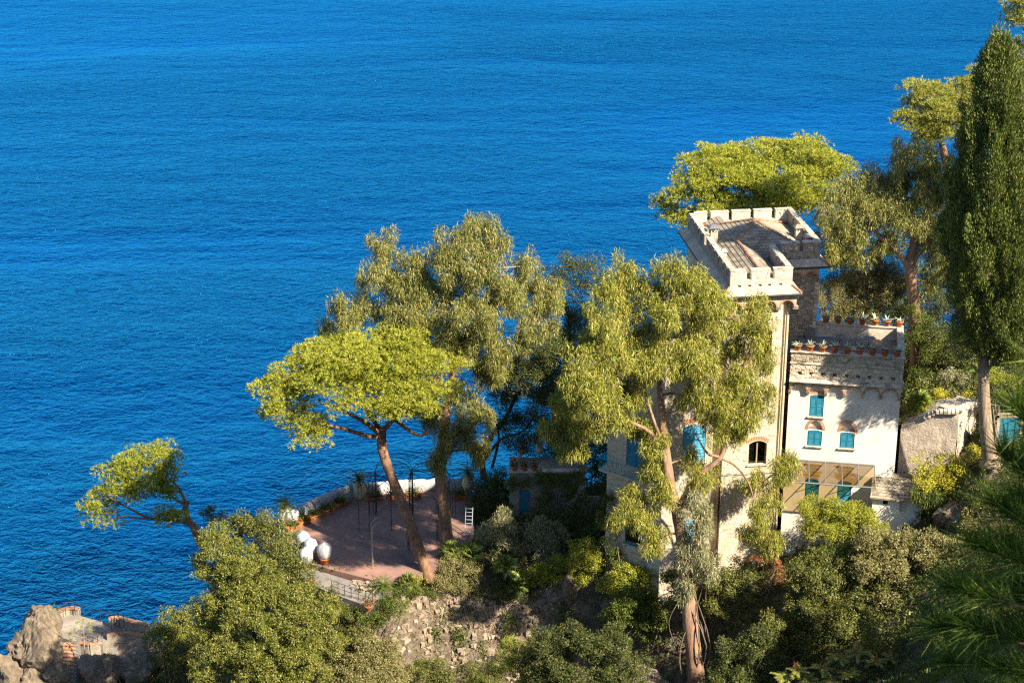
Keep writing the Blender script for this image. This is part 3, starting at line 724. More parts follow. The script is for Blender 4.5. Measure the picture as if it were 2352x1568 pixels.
for a_, b_ in [(.25,1.6),(1.9,3.2)]: facing(rp, RWF @ T3(.38,0), a_+.02, b_-.02, PT+.02, MT-.1, .3, .16, .04, ST, .15)
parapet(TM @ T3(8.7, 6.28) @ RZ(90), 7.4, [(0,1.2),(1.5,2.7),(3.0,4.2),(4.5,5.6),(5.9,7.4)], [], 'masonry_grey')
parapet(TM @ T3(8.7, 14.0) @ RZ(180), 8.1, [(0,1.3),(1.62,3.0),(3.3,4.72),(5.02,6.4),(6.7,8.1)], [], 'plaster')
# ---- slate roof inside the parapets
Z0 = 42.55; S_ = .48
def roof_planes(x, y):
    zl = Z0 + S_*(x-.95); zr1 = Z0 + S_*(4.75-x); zr2 = Z0 + S_*(8.35-x); zf = Z0 + S_*(y-5.9); zb = Z0 + S_*(13.65-y)
    return zl, zr1, zr2, zf, zb
def roof_at(x, y):
    zl, zr1, zr2, zf, zb = roof_planes(x, y)
    fr = min((zl,'l'), (zr1,'r1')); bk = min((zl,'l'), (zr2,'r2'), (zf,'f'), (zb,'b'))
    return max(fr, bk)
xs = np.linspace(.95, 8.35, 75); ys = np.linspace(.97, 13.65, 128)
Vv = np.array([(x, y, roof_at(x, y)[0] if (x < 4.78 or y > 5.85) else Z0-.5) for y in ys for x in xs])
ii = np.arange(len(Vv)).reshape(128, 75)
roof = add('roof', np_mesh('roof', Vv, np.array([q for q in np.stack([ii[:-1,:-1],ii[:-1,1:],ii[1:,1:],ii[1:,:-1]],-1).reshape(-1,4) if not (Vv[q][:,2] < Z0-.3).any()]), M_['slate']), villa, TM)
slate_me = []
for k in range(6):
    j = lambda s: (random.random()-.5)*s
    slate_me.append(MB().raw([(-.25+j(.03),-.17+j(.03),.012),(.25+j(.03),-.17+j(.03),.012),(.25+j(.02),.15,-.012),(-.25+j(.02),.15,-.012),
        (-.25+j(.02),-.17,.05),(.25+j(.02),-.17,.05),(.25,.15,.014),(-.25,.15,.014)], [(0,3,2,1),(4,5,6,7),(0,1,5,4),(1,2,6,5),(2,3,7,6),(3,0,4,7)]).mesh('slate', M_['slate']))
ang = math.atan(S_); slates = []
for pl, rot in (('l', -90), ('r1', 90), ('r2', 90), ('f', 0), ('b', 180)):
    # slate frame: x along the eave, -y downhill
    Mr = Matrix.Rotation(R(rot), 4, 'Z')
    c = .28; rows = 50
    for r in range(-rows, rows):
        for q in range(-40, 40):
            p = Mr @ Vector((q*.5 + (.25 if r % 2 else 0) + 4.65, r*c + 7, 0))
            x, y = p.x, p.y
            if not (1.0 < x < 8.3 and 1.02 < y < 13.6 and (x < 4.7 or y > 5.95)): continue
            z, who = roof_at(x, y)
            if who != pl: continue
            slates.append((y, Matrix.Translation((x, y, z+.01)) @ Mr @ Matrix.Rotation(ang, 4, 'X') @ Matrix.Rotation(R(random.uniform(-1.2,1.2)), 4, 'Z')))
slates.sort(key=lambda s: s[0])
rest = MB()
for i, (y, Mx) in enumerate(slates):
    if i < 300: add('slate', random.choice(slate_me), roof, TM @ Mx)
    else:
        me = random.choice(slate_me); rest.raw([tuple(Mx @ v.co) for v in me.vertices], [tuple(p.vertices) for p in me.polygons])
if rest.v: rest.part('slates', M_['slate'], roof, TM, kind='stuff')
def half_pipe(L, r0, r1, n=7):
    mb = MB(); P = []; 
    for y, r in ((0, r0), (L, r1)):
        for k in range(n): a = math.pi*k/(n-1); P.append((r*math.cos(a), y, r*math.sin(a)))
        for k in range(n): a = math.pi*(n-1-k)/(n-1); P.append(((r-.025)*math.cos(a), y, (r-.025)*math.sin(a)-.001))
    m = 2*n
    return mb.raw(P, [(k, (k+1) % m, m+(k+1) % m, m+k) for k in range(m)] + [tuple(range(m))[::-1], tuple(range(m, 2*m))]).mesh('ridge_tile', M_['ridge'])
rt_me = half_pipe(.46, .13, .10)
def ridge(a, b, parent, M, step=.4, dz=.0):
    a = Vector(a); b = Vector(b); d = b-a; n = max(1, int(d.length/step)); q = d.to_track_quat('Y', 'Z').to_matrix().to_4x4()
    for i in range(n):
        add('ridge_tile', rt_me, parent, M @ Matrix.Translation(a + d*(i/n) + Vector((0,0,dz + random.uniform(-.01,.01)))) @ q @ Matrix.Rotation(R(random.uniform(-4,4)), 4, 'Z'))
rz = lambda x, y: roof_at(x, y)[0] + .02
ridge((2.85,1.0,rz(2.85,1.3)), (2.85,7.75,rz(2.85,7.6)), roof, TM)
ridge((2.85,7.8,rz(2.85,7.8)), (4.65,9.55,rz(4.65,9.6)), roof, TM)
ridge((8.2,6.1,rz(8.2,6.1)), (4.7,9.6,rz(4.65,9.6)), roof, TM)
ridge((1.1,13.5,rz(1.1,13.5)), (4.6,9.75,rz(4.65,9.6)), roof, TM); ridge((8.2,13.5,rz(8.2,13.5)), (4.7,9.75,rz(4.65,9.6)), roof, TM)
ridge((5.65,.05,EAVE+.07), (5.15,.6,RB+.05), roof, TM, .3); ridge((9.25,5.3,EAVE+.07), (8.75,5.85,RB+.05), roof, TM, .3); ridge((.05,.05,EAVE+.07), (.55,.6,RB+.05), roof, TM, .3)
# chimneys
def chimney(x, y, w, h, hood='metal'):
    z = roof_at(x, y)[0]; m = MB(); m.box(x-w/2, x+w/2, y-w/2, y+w/2, z-.3, z+h*.72)
    for dx in (-1, 1):
        for dy in (-1, 1): m.box(x+dx*(w/2-.06)-.05, x+dx*(w/2-.06)+.05, y+dy*(w/2-.06)-.05, y+dy*(w/2-.06)+.05, z+h*.72, z+h)
    m.box(x-.04, x+.04, y-w/2+.01, y+w/2-.01, z+h*.72, z+h)
    c = m.part('chimney', M_['plaster'], villa, TM)
    MB().raw([(x-w*.75,y-w*.75,z+h),(x+w*.75,y-w*.75,z+h),(x+w*.75,y+w*.75,z+h),(x-w*.75,y+w*.75,z+h),(x-w*.3,y,z+h+.22),(x+w*.3,y,z+h+.22)],
             [(0,3,2,1),(0,1,5,4),(2,3,4,5),(1,2,5),(3,0,4)]).part('hood', M_[hood], c, TM)
chimney(1.45, 9.3, .55, 1.25); chimney(1.35, 5.6, .32, .7, 'coping'); chimney(8.0, 9.4, .5, 1.0, 'masonry_grey'); chimney(8.05, 7.3, .48, 1.0, 'masonry_grey')

# ---- terrace wing
WL = 7.95; WD = 6.0; CB = 35.1; WT = 37.25; FLZ = 36.3
wins = [(2.05, 32.2, 1.0, 1.75), (2.05, 29.85, 1.02, 1.3), (4.4, 29.85, 1.02, 1.3), (2.1, 25.2, 1.0, 2.0), (4.45, 25.2, 1.0, 2.0)]
NR = .78
holes = [(2.05-.5, 2.05+.5, 32.2, 33.95), (2.05-.52, 2.05+.52, 29.85, 31.15+NR), (4.4-.52, 4.4+.52, 29.85, 31.15+NR), (1.6, 2.6, 25.2, 27.2), (3.95, 4.95, 25.2, 27.2)]
mb = MB(); cells(mb, 0, WL, 16, CB-.05, holes, 0, .4)
wing = mb.part('wing_wall', M_['facade'], villa, WG)
mb = MB(); mb.box(WL-.4, WL, .4, WD, 16, CB); mb.box(0, WL-.4, WD-.4, WD, 16, CB); mb.box(0, .4, .4, WD-.4, 24, CB)
mb.part('wing_side_wall', M_['facade'], villa, WG)
MB().box(.4, WL-.4, .4, WD-.4, 36.0, FLZ).part('terrace_floor', M_['path'], villa, WG)
for x, z, w_, h in wins[:1]: window(WG, x, z, w_, h, n=16)
for x, z, w_, h in wins[1:3]:
    wi = window(WG, x, z, w_, h, n=13)
    a = .52; rise = NR; cc = (rise*rise-a*a)/(2*a); rad = a+cc; th = math.degrees(math.acos(cc/rad))
    pr = arc(x-cc, z+h, rad, 0, th, 9); plf = arc(x+cc, z+h, rad, 180-th, 180, 9)
    MB().prism([(x+a, z+h+rise)] + pr[::1] , .003, .13, 'y').part('spandrel', M_['facade'], wi, WG)
    MB().prism([(x-a, z+h+rise)] + plf[::1], .003, .13, 'y').part('spandrel', M_['facade'], wi, WG)
    MB().box(x-a, x+a, .2, .3, z+h, z+h+rise).part('tympanum', M_['facade'], wi, WG)
    po = arc(x-cc, z+h, rad+.22, 0, math.degrees(math.acos(cc/(rad+.22))), 12) + arc(x+cc, z+h, rad+.22, 180-math.degrees(math.acos(cc/(rad+.22))), 180, 12)[1:]
    pi_ = arc(x-cc, z+h, rad, 0, th, 12) + arc(x+cc, z+h, rad, 180-th, 180, 12)[1:]
    brick_arch(wi, WG, pi_, po, -.02, .05)
    k = np.linspace(-1, 1, 14)
    brick_arch(wi, WG, [(x+.47*t, z+h-.02+.07*(1-t*t)) for t in k], [(x+.47*t, z+h+.16+.07*(1-t*t)) for t in k], .17, .21)
for x, z, w_, h in wins[3:]: window(WG, x, z, w_, h, n=18)
k = np.linspace(-1, 1, 16); brick_arch(wing, WG, [(2.05+.62*t, 33.97+.05*(1-t*t)) for t in k], [(2.05+.68*t, 34.2+.06*(1-t*t)) for t in k], -.015, .02)
arcade(WG, .05, 6, 1.30, 34.25, CB-.1, .24, M_['facade'], M_['coping'], .42)
# ledge, stone parapet with scuppers, moulding, coping
MB().raw([(-.02,-.5,CB-.08),(WL+.2,-.5,CB-.08),(WL+.2,0,CB-.08),(-.02,0,CB-.08),(-.02,-.5,CB),(WL+.2,-.5,CB),(WL+.2,-.2,CB+.16),(-.02,-.2,CB+.16)],
         [(0,3,2,1),(4,5,6,7),(0,1,5,4),(1,2,6,5),(2,3,7,6),(3,0,4,7)]).part('ledge', M_['coping'], villa, WG)
sch = [(.55+i*.83, .55+i*.83+.3, 35.5, 35.78) for i in range(9)]
mb = MB(); cells(mb, 0, WL+.05, CB+.1, WT, sch, -.22, .2); mb.box(.1, WL-.1, .14, .19, 35.45, 35.9)
par = mb.part('terrace_parapet', M_['masonry'], villa, WG)
PF = WG @ T3(0, -.22, 0)
facing(par, PF, .02, WL, CB+.18, 36.36, .36, .15, .03, STP, .1, [(a-.06,b+.06,c-.05,d+.05) for a,b,c,d in sch], 180)
facing(par, PF, .02, WL, 36.55, WT-.02, .42, .15, .035, ST, .06, (), 150)
MB().box(-.04, WL+.1, -.3, -.22, 36.38, 36.46).part('moulding', M_['coping'], villa, WG)
for i in range(8):
    x0 = i*(WL+.2)/8 - .06
    MB().box(x0+.006, x0+(WL+.2)/8-.006, -.34+random.uniform(-.02,.02), .24, WT, WT+.09+random.uniform(-.01,.01)).part('coping_stone', M_['coping'], par, WG)
mb = MB().box(WL-.35, WL+.05, .2, WD, CB+.1, WT+.02); mb.part('side_parapet', M_['masonry_grey'], villa, WG)
MB().box(WL-.4, WL+.1, .24, WD+.1, WT+.022, WT+.1).part('coping_stone', M_['coping'], par, WG)
mb = MB().box(1.2, WL-.35, WD-.35, WD, FLZ, WT); mb.part('back_parapet', M_['plaster'], villa, WG)
MB().box(1.15, WL-.4, WD-.42, WD+.07, WT+.002, WT+.09).part('coping_stone', M_['plaster'], par, WG)
MB().box(.9, 1.6, WD-1.2, WD-.45, FLZ, FLZ+.35).box(.9, 1.6, WD-.85, WD-.45, FLZ+.352, FLZ+.7).part('step', M_['path'], villa, WG)
# glass canopy
CW0, CW1 = .55, 6.5
def cp(x, f): return (x + f*.12, -.02 - 2.0*f, 28.65 - .85*f)
can = MB()
can.tube([cp(CW0,0), cp(CW1,0)], .05, 6); can.tube([cp(CW0,1), cp(CW1,1)], .06, 6)
can = can.part('canopy', M_['metal'], villa, WG)
for i in range(6):
    x = CW0 + (CW1-CW0)*i/5
    MB().tube([cp(x,0), cp(x,1.03)], .045, 6).part('rafter', M_['metal'], can, WG)
    if i in (0, 2, 4, 5): MB().tube([(x,-.02,26.9), cp(x,.62)], .025, 5).part('brace', M_['iron'], can, WG)
for i in range(5):
    a = CW0 + (CW1-CW0)*i/5 + .04; b = CW0 + (CW1-CW0)*(i+1)/5 - .04
    P = [cp(a,.02), cp(b,.02), cp(b,.99), cp(a,.99)]
    MB().hexa([(p[0],p[1],p[2]+.02) for p in P] + [(p[0],p[1],p[2]+.035) for p in P]).part('pane', M_['canopy_glass'], can, WG)

# ---- left wings of the villa, partly behind the eucalyptus
L1 = Matrix.Translation((10.95, 126.9, 0)) @ RZ(1)          # block with the tall pale shutters, x 0..3.5
mb = MB(); cells(mb, 0, 3.5, 13, 37.3, [(1.4, 3.05, 29.3, 32.2), (1.5, 2.5, 22.0, 24.6)], 0, .4)
mb.box(0, .4, .4, 9, 13, 37.3); mb.box(3.1, 3.5, .4, 9, 13, 37.3); mb.box(.4, 3.1, 8.6, 9, 13, 37.3)
l1 = mb.part('side_block_wall', M_['plaster'], villa, L1)
window(L1, 2.225, 29.3, 1.65, 2.9, 'blue_pale', True, .14, 22); window(L1, 2.0, 22.0, 1.0, 2.6, 'blue_pale', True, .1, 20)
k = np.linspace(-1, 1, 18); brick_arch(l1, L1, [(2.225+.9*t, 32.25+.22*(1-t*t)) for t in k], [(2.225+1.0*t, 32.5+.26*(1-t*t)) for t in k], -.02, .02)
MB().hexa([(-.3,-.4,37.3),(3.9,-.4,37.3),(3.9,9.4,37.3),(-.3,9.4,37.3),(-.3,-.4,37.42),(3.9,-.4,37.42),(3.9,9.4,38.4),(-.3,9.4,38.4)]).part('side_roof', M_['skirt'], villa, L1)
MB().box(3.5, 4.6, 1.3, 1.7, 17.5, 37.2).part('recess_wall', M_['masonry'], villa, L1)
facing(l1, L1, .03, 3.45, 18.4, 28.9, .4, .2, .02, STP, .5, [(1.3,2.7,21.8,24.9)], 150)
pA = at(1393, 1150, 130.6); pB = at(1519, 1150, 127.6)
L2 = Matrix.Translation((pA[0], pA[1], 0)) @ Matrix.Rotation(math.atan2(pB[1]-pA[1], pB[0]-pA[0]), 4, 'Z'); L2W = math.hypot(pB[0]-pA[0], pB[1]-pA[1])
def l2x(u): return L2W*(u-1393)/126
def l2z(v, u=1455): q = at(u, v, pA[1] + (pB[1]-pA[1])*(u-1393)/126); return q[2]
d0 = (l2x(1437), l2x(1478)); w0 = (l2x(1443), l2x(1470)); b0 = (l2x(1438), l2x(1474))
mb = MB(); cells(mb, 0, L2W, 13, 35.5, [(d0[0], d0[1], l2z(1072), l2z(1000)), (w0[0], w0[1], l2z(1170), l2z(1096)), (b0[0], b0[1], l2z(1249), l2z(1199))], 0, .4)
mb.box(0, .4, .4, 7, 13, 35.5)
l2 = mb.part('balcony_wall', M_['masonry'], villa, L2)
window(L2, sum(d0)/2, l2z(1072), d0[1]-d0[0], l2z(1000)-l2z(1072), 'blue', False, 0, 22)
window(L2, sum(w0)/2, l2z(1170), w0[1]-w0[0], l2z(1096)-l2z(1170), 'blue', True, 0, 22)
wi = MB().box(b0[0], b0[1], .3, .35, l2z(1249), l2z(1199)).part('window', M_['dark'], villa, L2)
for i in range(7):
    x = b0[0] + (b0[1]-b0[0])*(i+.5)/7; MB().tube([(x,.06,l2z(1249)),(x,.06,l2z(1199))], .02, 5).part('window_bar', M_['iron'], wi, L2)
k = np.linspace(-1, 1, 12); xc = sum(b0)/2; hw = (b0[1]-b0[0])/2
brick_arch(wi, L2, [(xc+hw*t, l2z(1199)-.02+.12*(1-t*t)) for t in k], [(xc+hw*1.1*t, l2z(1199)+.26+.14*(1-t*t)) for t in k], -.03, .02)
MB().box(b0[0]-.1, b0[1]+.1, -.12, .1, l2z(1249)-.1, l2z(1249)-.003).part('sill', M_['blue'], wi, L2)
facing(l2, L2, .03, L2W-.02, 19.3, 33.5, .36, .18, .03, STP, .25, [(d0[0]-.1,d0[1]+.1,l2z(1075),l2z(998)),(w0[0]-.1,w0[1]+.1,l2z(1173),l2z(1092)),(b0[0]-.2,b0[1]+.2,l2z(1255),l2z(1185))], 280)
# balcony
bz = l2z(1078, 1430); bx0, bx1 = -.1, l2x(1490)
slab = MB().box(bx0, bx1, -1.0, -.002, bz-.16, bz).part('balcony', M_['plaster'], villa, L2)
rail = MB(); rail.tube([(bx0+.05,-.003,bz+.95),(bx0+.05,-.95,bz+.95),(bx1-.05,-.95,bz+.95),(bx1-.05,-.003,bz+.95)], .028, 6); rail.tube([(bx0+.05,-.003,bz+.12),(bx0+.05,-.95,bz+.12),(bx1-.05,-.95,bz+.12),(bx1-.05,-.003,bz+.12)], .018, 6)
rail.part('railing', M_['turq'], slab, L2)
nb = 16
for i in range(nb):
    x = bx0+.05 + (bx1-bx0-.1)*i/(nb-1); s = .06*(1 if i % 2 else -1)
    MB().tube([(x,-.95,bz+.003),(x+s,-.95,bz+.3),(x-s,-.95,bz+.6),(x,-.95,bz+.93)], .017, 5).part('baluster', M_['turq'], slab, L2)
for i in range(4):
    y = -.2 - .2*i; MB().tube([(bx0+.05,y,bz+.003),(bx0+.05,y+.05,bz+.3),(bx0+.05,y-.05,bz+.6),(bx0+.05,y,bz+.93)], .017, 5).part('baluster', M_['turq'], slab, L2)
# ------------------------------------------------------------------ trees
BP, BE, BK = M_['bark_pine'], M_['bark_euc'], M_['bark']
# big umbrella pine on the patio edge
tree('umbrella_pine', 'large umbrella pine with leaning bare trunk beside the red patio', 'pine tree',
     [(988,1335,131.2,.50),(962,1260,131.6,.42),(930,1170,132.2,.40),(895,1085,133,.37),(878,1030,133.6,.38),(876,985,134,.36)],
     [(850,822,0,120,52,4.2),(760,845,-.5,80,48,3.4),(935,845,.3,105,55,3.8),(690,880,-1,62,42,2.6),(640,910,-1,40,42,2.0),(670,945,-1,52,40,2.0),(705,985,-1,48,38,1.8),
      (1010,865,0,58,55,2.6),(850,880,0,105,42,3.6),(930,905,-.5,95,42,2.6),(810,925,-1.6,40,28,1.2),(900,945,-1.5,60,24,1.3),(950,950,-1.2,45,25,1.2),(780,800,.5,50,30,2.2),(890,785,.6,75,32,2.8)],
     'pine', L_['pine'], BP, fork=.9, limb_r=.24, dens=1.55,
     limbs=[([(877,1005,133.7),(840,1000,133),(790,985,132.4),(735,972,132)], .22, .1), ([(877,1000,133.7),(838,970,133),(780,940,132.6),(735,925,132.4)], .2, .09), ([(876,990,134),(850,955,133.6),(825,915,133.4),(800,880,133.2)], .2, .09),
            ([(878,990,134),(905,960,134),(925,930,134),(945,880,134)], .22, .09), ([(905,962,134),(935,985,133.6),(965,1000,133.4),(995,985,133.4)], .18, .08)])
# leaning pine over the water
tree('leaning_pine', 'small pine leaning out over the sea, lit only at its top', 'pine tree',
     [(462,1250,143.4,.42),(446,1212,144,.36),(432,1195,144.3,.30),(425,1170,144.6,.26),(430,1150,144.8,.2)],
     [(365,1045,.4,48,24,1.8),(310,1062,.2,52,32,2.0),(275,1090,0,42,34,1.8),(330,1105,0,75,36,2.2),(385,1090,.3,35,38,1.6),(300,1130,-.3,60,28,1.8),(375,1135,0,38,22,1.4),
      (232,1140,-.6,30,32,1.4),(215,1172,-.6,28,28,1.3),(240,1185,-.6,28,20,1.2),(405,1185,-1,38,22,1.2),(385,1190,-1,30,16,1.0)],
     'pine', L_['pine_deep'], BP, fork=.6, limb_r=.14,
     limbs=[([(436,1200,144.2),(395,1195,144),(345,1190,143.8),(305,1172,143.6),(260,1148,143.6)], .17, .06), ([(345,1190,143.8),(300,1188,143.7),(250,1180,143.6)], .09, .04), ([(428,1160,144.7),(400,1145,144.6),(375,1125,144.6)], .16, .07), ([(428,1158,144.7),(410,1120,144.8),(385,1095,145)], .13, .06)])
# umbrella pine behind the tower
tree('umbrella_pine', 'dense round-topped pine standing right behind the battlemented tower', 'pine tree',
     [(1770,640,152,.5),(1760,560,152,.42),(1755,490,152,.36),(1750,450,152,.3)],
     [(1660,385,0,70,40,3),(1740,365,0,85,38,4),(1820,362,.4,75,38,4),(1880,395,0,50,42,2.6),(1610,400,-.6,50,42,2.4),(1570,440,-.8,42,34,2),(1548,492,-1,32,36,1.6),(1700,415,-1,90,40,3.2),(1800,420,-1,85,40,3.2),
      (1640,450,-1.4,60,30,2),(1740,465,-1.6,80,26,2),(1850,460,-1,45,32,2),(1640,480,-1.6,50,26,2),(1710,490,-1.8,60,24,2),(1790,480,-1.6,60,28,2),(1870,470,-1,40,30,2),(1760,430,-2,80,34,2.4),(1905,385,.5,32,26,1.6),(1590,500,-1,26,24,1.2)],
     'pine', L_['pine'], BP, fork=.55, limb_r=.2, dens=1.4)
tree('pine', 'pine with a rounded crown between the cypress and the sea', 'pine tree',
     [(2185,560,152,.45),(2180,420,152,.36),(2165,330,152,.28)],
     [(2115,230,0,36,34,2),(2150,250,-.3,50,45,2.6),(2190,225,.2,45,42,2.4),(2232,190,.4,26,34,1.6),(2105,275,-.6,34,36,1.8),(2160,300,-.6,60,30,2.4),(2215,270,0,50,45,2.4),(2140,318,-.6,40,18,1.6)],
     'pine', L_['pine_pale'], BP, fork=.5, limb_r=.16, dens=1.5)
tree('pine', 'pine crown cut off by the top corner, behind the cypress tip', 'pine tree',
     [(2450,900,133,.5),(2445,500,133,.4),(2430,250,133,.34),(2420,120,133,.28)],
     [(2348,25,0,40,36,2.2),(2420,10,0,70,50,2.6),(2370,60,-.3,45,30,2),(2356,120,0,26,30,1.6),(2420,110,0,60,45,2.6),(2349,150,0,14,14,.8),(2430,190,0,70,50,2.8),(2440,280,0,74,50,2.8),(2440,370,0,72,50,2.8),(2450,450,0,70,40,2.6),(2520,200,0,60,60,3)],
     'pine', L_['pine_pale'], BP, fork=.5, limb_r=.16)
# eucalyptus behind the umbrella pine
tree('eucalyptus', 'tall eucalyptus with peeling orange trunk rising from the patio', 'eucalyptus',
     [(1028,1258,136,.56),(1020,1180,136.2,.50),(1012,1100,136.4,.46),(1014,1030,136.6,.40),(1025,950,137,.36),(1040,860,137.4,.30),(1050,770,137.8,.24),(1060,680,138,.16)],
     [(1105,520,0,42,26),(1065,555,0,62,40),(1135,570,0,42,42),(1030,600,-.3,62,45),(1110,630,-.3,62,55),(868,552,0,36,18),(880,580,0,22,26),(945,612,-.3,50,34),(915,655,-.6,60,45),(855,630,-.3,34,34),(985,680,-.8,70,55),(1060,710,-.8,85,60),(1150,700,-.3,60,60),
      (1205,610,.2,30,26),(1210,660,0,45,48),(1260,690,0,42,46),(1230,740,0,45,45),(850,710,-.4,46,38),(790,715,-.4,34,34),(770,755,-.4,34,26),(910,720,-.8,50,36),(960,770,-1,60,38),(1080,790,-1,70,60),(1150,800,-.5,55,60),(1120,850,-.5,50,40),
      (1075,925,-1,38,42),(1110,960,-1,34,40),(1060,1000,-1.4,40,40),(1100,1035,-1.2,24,24),(1015,1010,-1.6,28,46),(990,960,-1.2,26,36),(1005,1065,-1.6,20,24)],
     'euc', L_['euc'], BE, fork=.35, limb_r=.18, dens=1.0)
# eucalyptus in front of the villa
tree('eucalyptus', 'huge eucalyptus in front of the villa, its long trunk running off the bottom edge', 'eucalyptus',
     [(1604,1640,121.2,.72),(1600,1560,121.4,.66),(1588,1450,121.8,.58),(1578,1350,122,.50),(1570,1270,122.2,.44),(1556,1180,122.4,.42),(1540,1120,122.5,.42),(1530,1040,122.7,.32),(1522,960,122.9,.26),(1515,880,123.1,.2),(1520,780,123.3,.14)],
     [(1428,632,0,48,34),(1400,665,0,38,36),(1535,618,0,44,32),(1580,640,0,50,42),(1500,665,0,48,42),(1450,700,-.3,66,46),(1540,700,-.4,70,50),(1610,700,-.3,54,50),(1650,700,0,34,34),(1400,740,-.2,62,44),(1370,790,0,52,44),(1460,770,-.8,72,46),(1550,775,-.8,66,46),(1620,770,-.5,48,46),
      (1430,830,-.8,70,42),(1350,850,-2.4,50,40),(1400,800,-2.6,50,40),(1520,830,-1,54,34),(1600,840,-.5,52,44),(1310,905,-2.6,48,34),(1370,920,-1.8,62,40),(1340,890,-3.4,50,36),(1440,890,-.8,54,36),(1300,960,-.5,42,34),(1360,985,-.8,52,34),(1420,960,-1,48,32),(1275,1000,-.2,34,28),(1320,1035,-.6,36,22),(1590,910,-.6,40,34),
      (1735,705,.6,26,22),(1700,745,.4,40,34),(1740,770,.5,40,36),(1690,800,.3,36,34),(1750,830,.5,34,32),(1700,870,0,50,36),(1740,900,.2,48,34),(1670,920,-.2,44,36),(1720,950,0,44,30),(1650,970,-.2,34,30),(1690,990,0,34,24),
      (1610,1085,-.6,36,34),(1580,1055,-.8,20,20),(1505,1015,-.8,34,26),(1480,985,-.8,30,22),(1500,1078,-1,24,26),(1450,1135,-1,34,24),(1470,1190,-1,34,30),(1430,1180,-.8,34,24),(1500,1240,-1,30,34),(1520,1130,-1,24,24),
      (1740,1110,.3,38,28),(1755,1160,.3,38,34),(1740,1215,.2,36,34),(1775,1250,.3,30,28),(1800,1085,.8,30,24),(1815,1060,.8,20,18)],
     'euc', L_['euc_bright'], BE, fork=.45, limb_r=.16, dens=1.0,
     limbs=[([(1556,1170,122.4),(1600,1100,122.4),(1655,1050,122.5),(1665,1010,122.6),(1680,940,122.8),(1700,860,123),(1730,790,123.2)], .26, .07), ([(1655,1050,122.5),(1625,1040,122.2),(1600,1000,122.2)], .12, .05), ([(1535,1075,122.6),(1500,1000,122.3),(1450,970,122),(1400,950,121.8)], .2, .07), ([(1530,1040,122.7),(1500,960,122.6),(1480,890,122.6)], .15, .06),
            ([(1655,1050,122.5),(1690,1070,122.5),(1720,1110,122.6),(1740,1180,122.6)], .12, .04), ([(1548,1150,122.4),(1510,1140,122),(1470,1170,121.8)], .12, .04)])
# eucalyptus right of the tower
tree('eucalyptus', 'eucalyptus with bright forked trunk between the tower and the cypress', 'eucalyptus',
     [(2104,905,138,.55),(2106,800,138,.50),(2100,690,138.2,.46),(2092,620,138.4,.42),(2100,560,138.6,.34),(2130,490,138.8,.26),(2140,420,139,.18)],
     [(2095,345,0,40,22),(2150,360,0,44,30),(2060,385,0,46,32),(2120,400,0,58,38),(2000,405,0,34,28),(1965,430,0,36,26),(2040,440,-.3,60,38),(2110,455,-.4,60,40),(2160,440,0,36,46),(1930,460,0,38,34),(1985,475,-.3,50,36),(1910,500,0,36,34),(2050,500,-.6,62,36),(2130,520,-.6,46,40),(1960,530,-.4,50,36),(2030,560,-.8,40,30),(1915,560,0,34,34),(2165,560,0,28,50),(2150,640,-.4,34,44),(1950,590,0,40,32)],
     'euc', L_['euc'], BE, fork=.4, limb_r=.2, dens=.95,
     limbs=[([(2092,620,138.4),(2060,575,138.2),(2015,535,138),(1990,480,138)], .28, .1), ([(2096,600,138.5),(2130,560,138.4),(2155,500,138.4)], .2, .08), ([(1870,505,139),(1890,470,139),(1915,440,139)], .09, .04)])
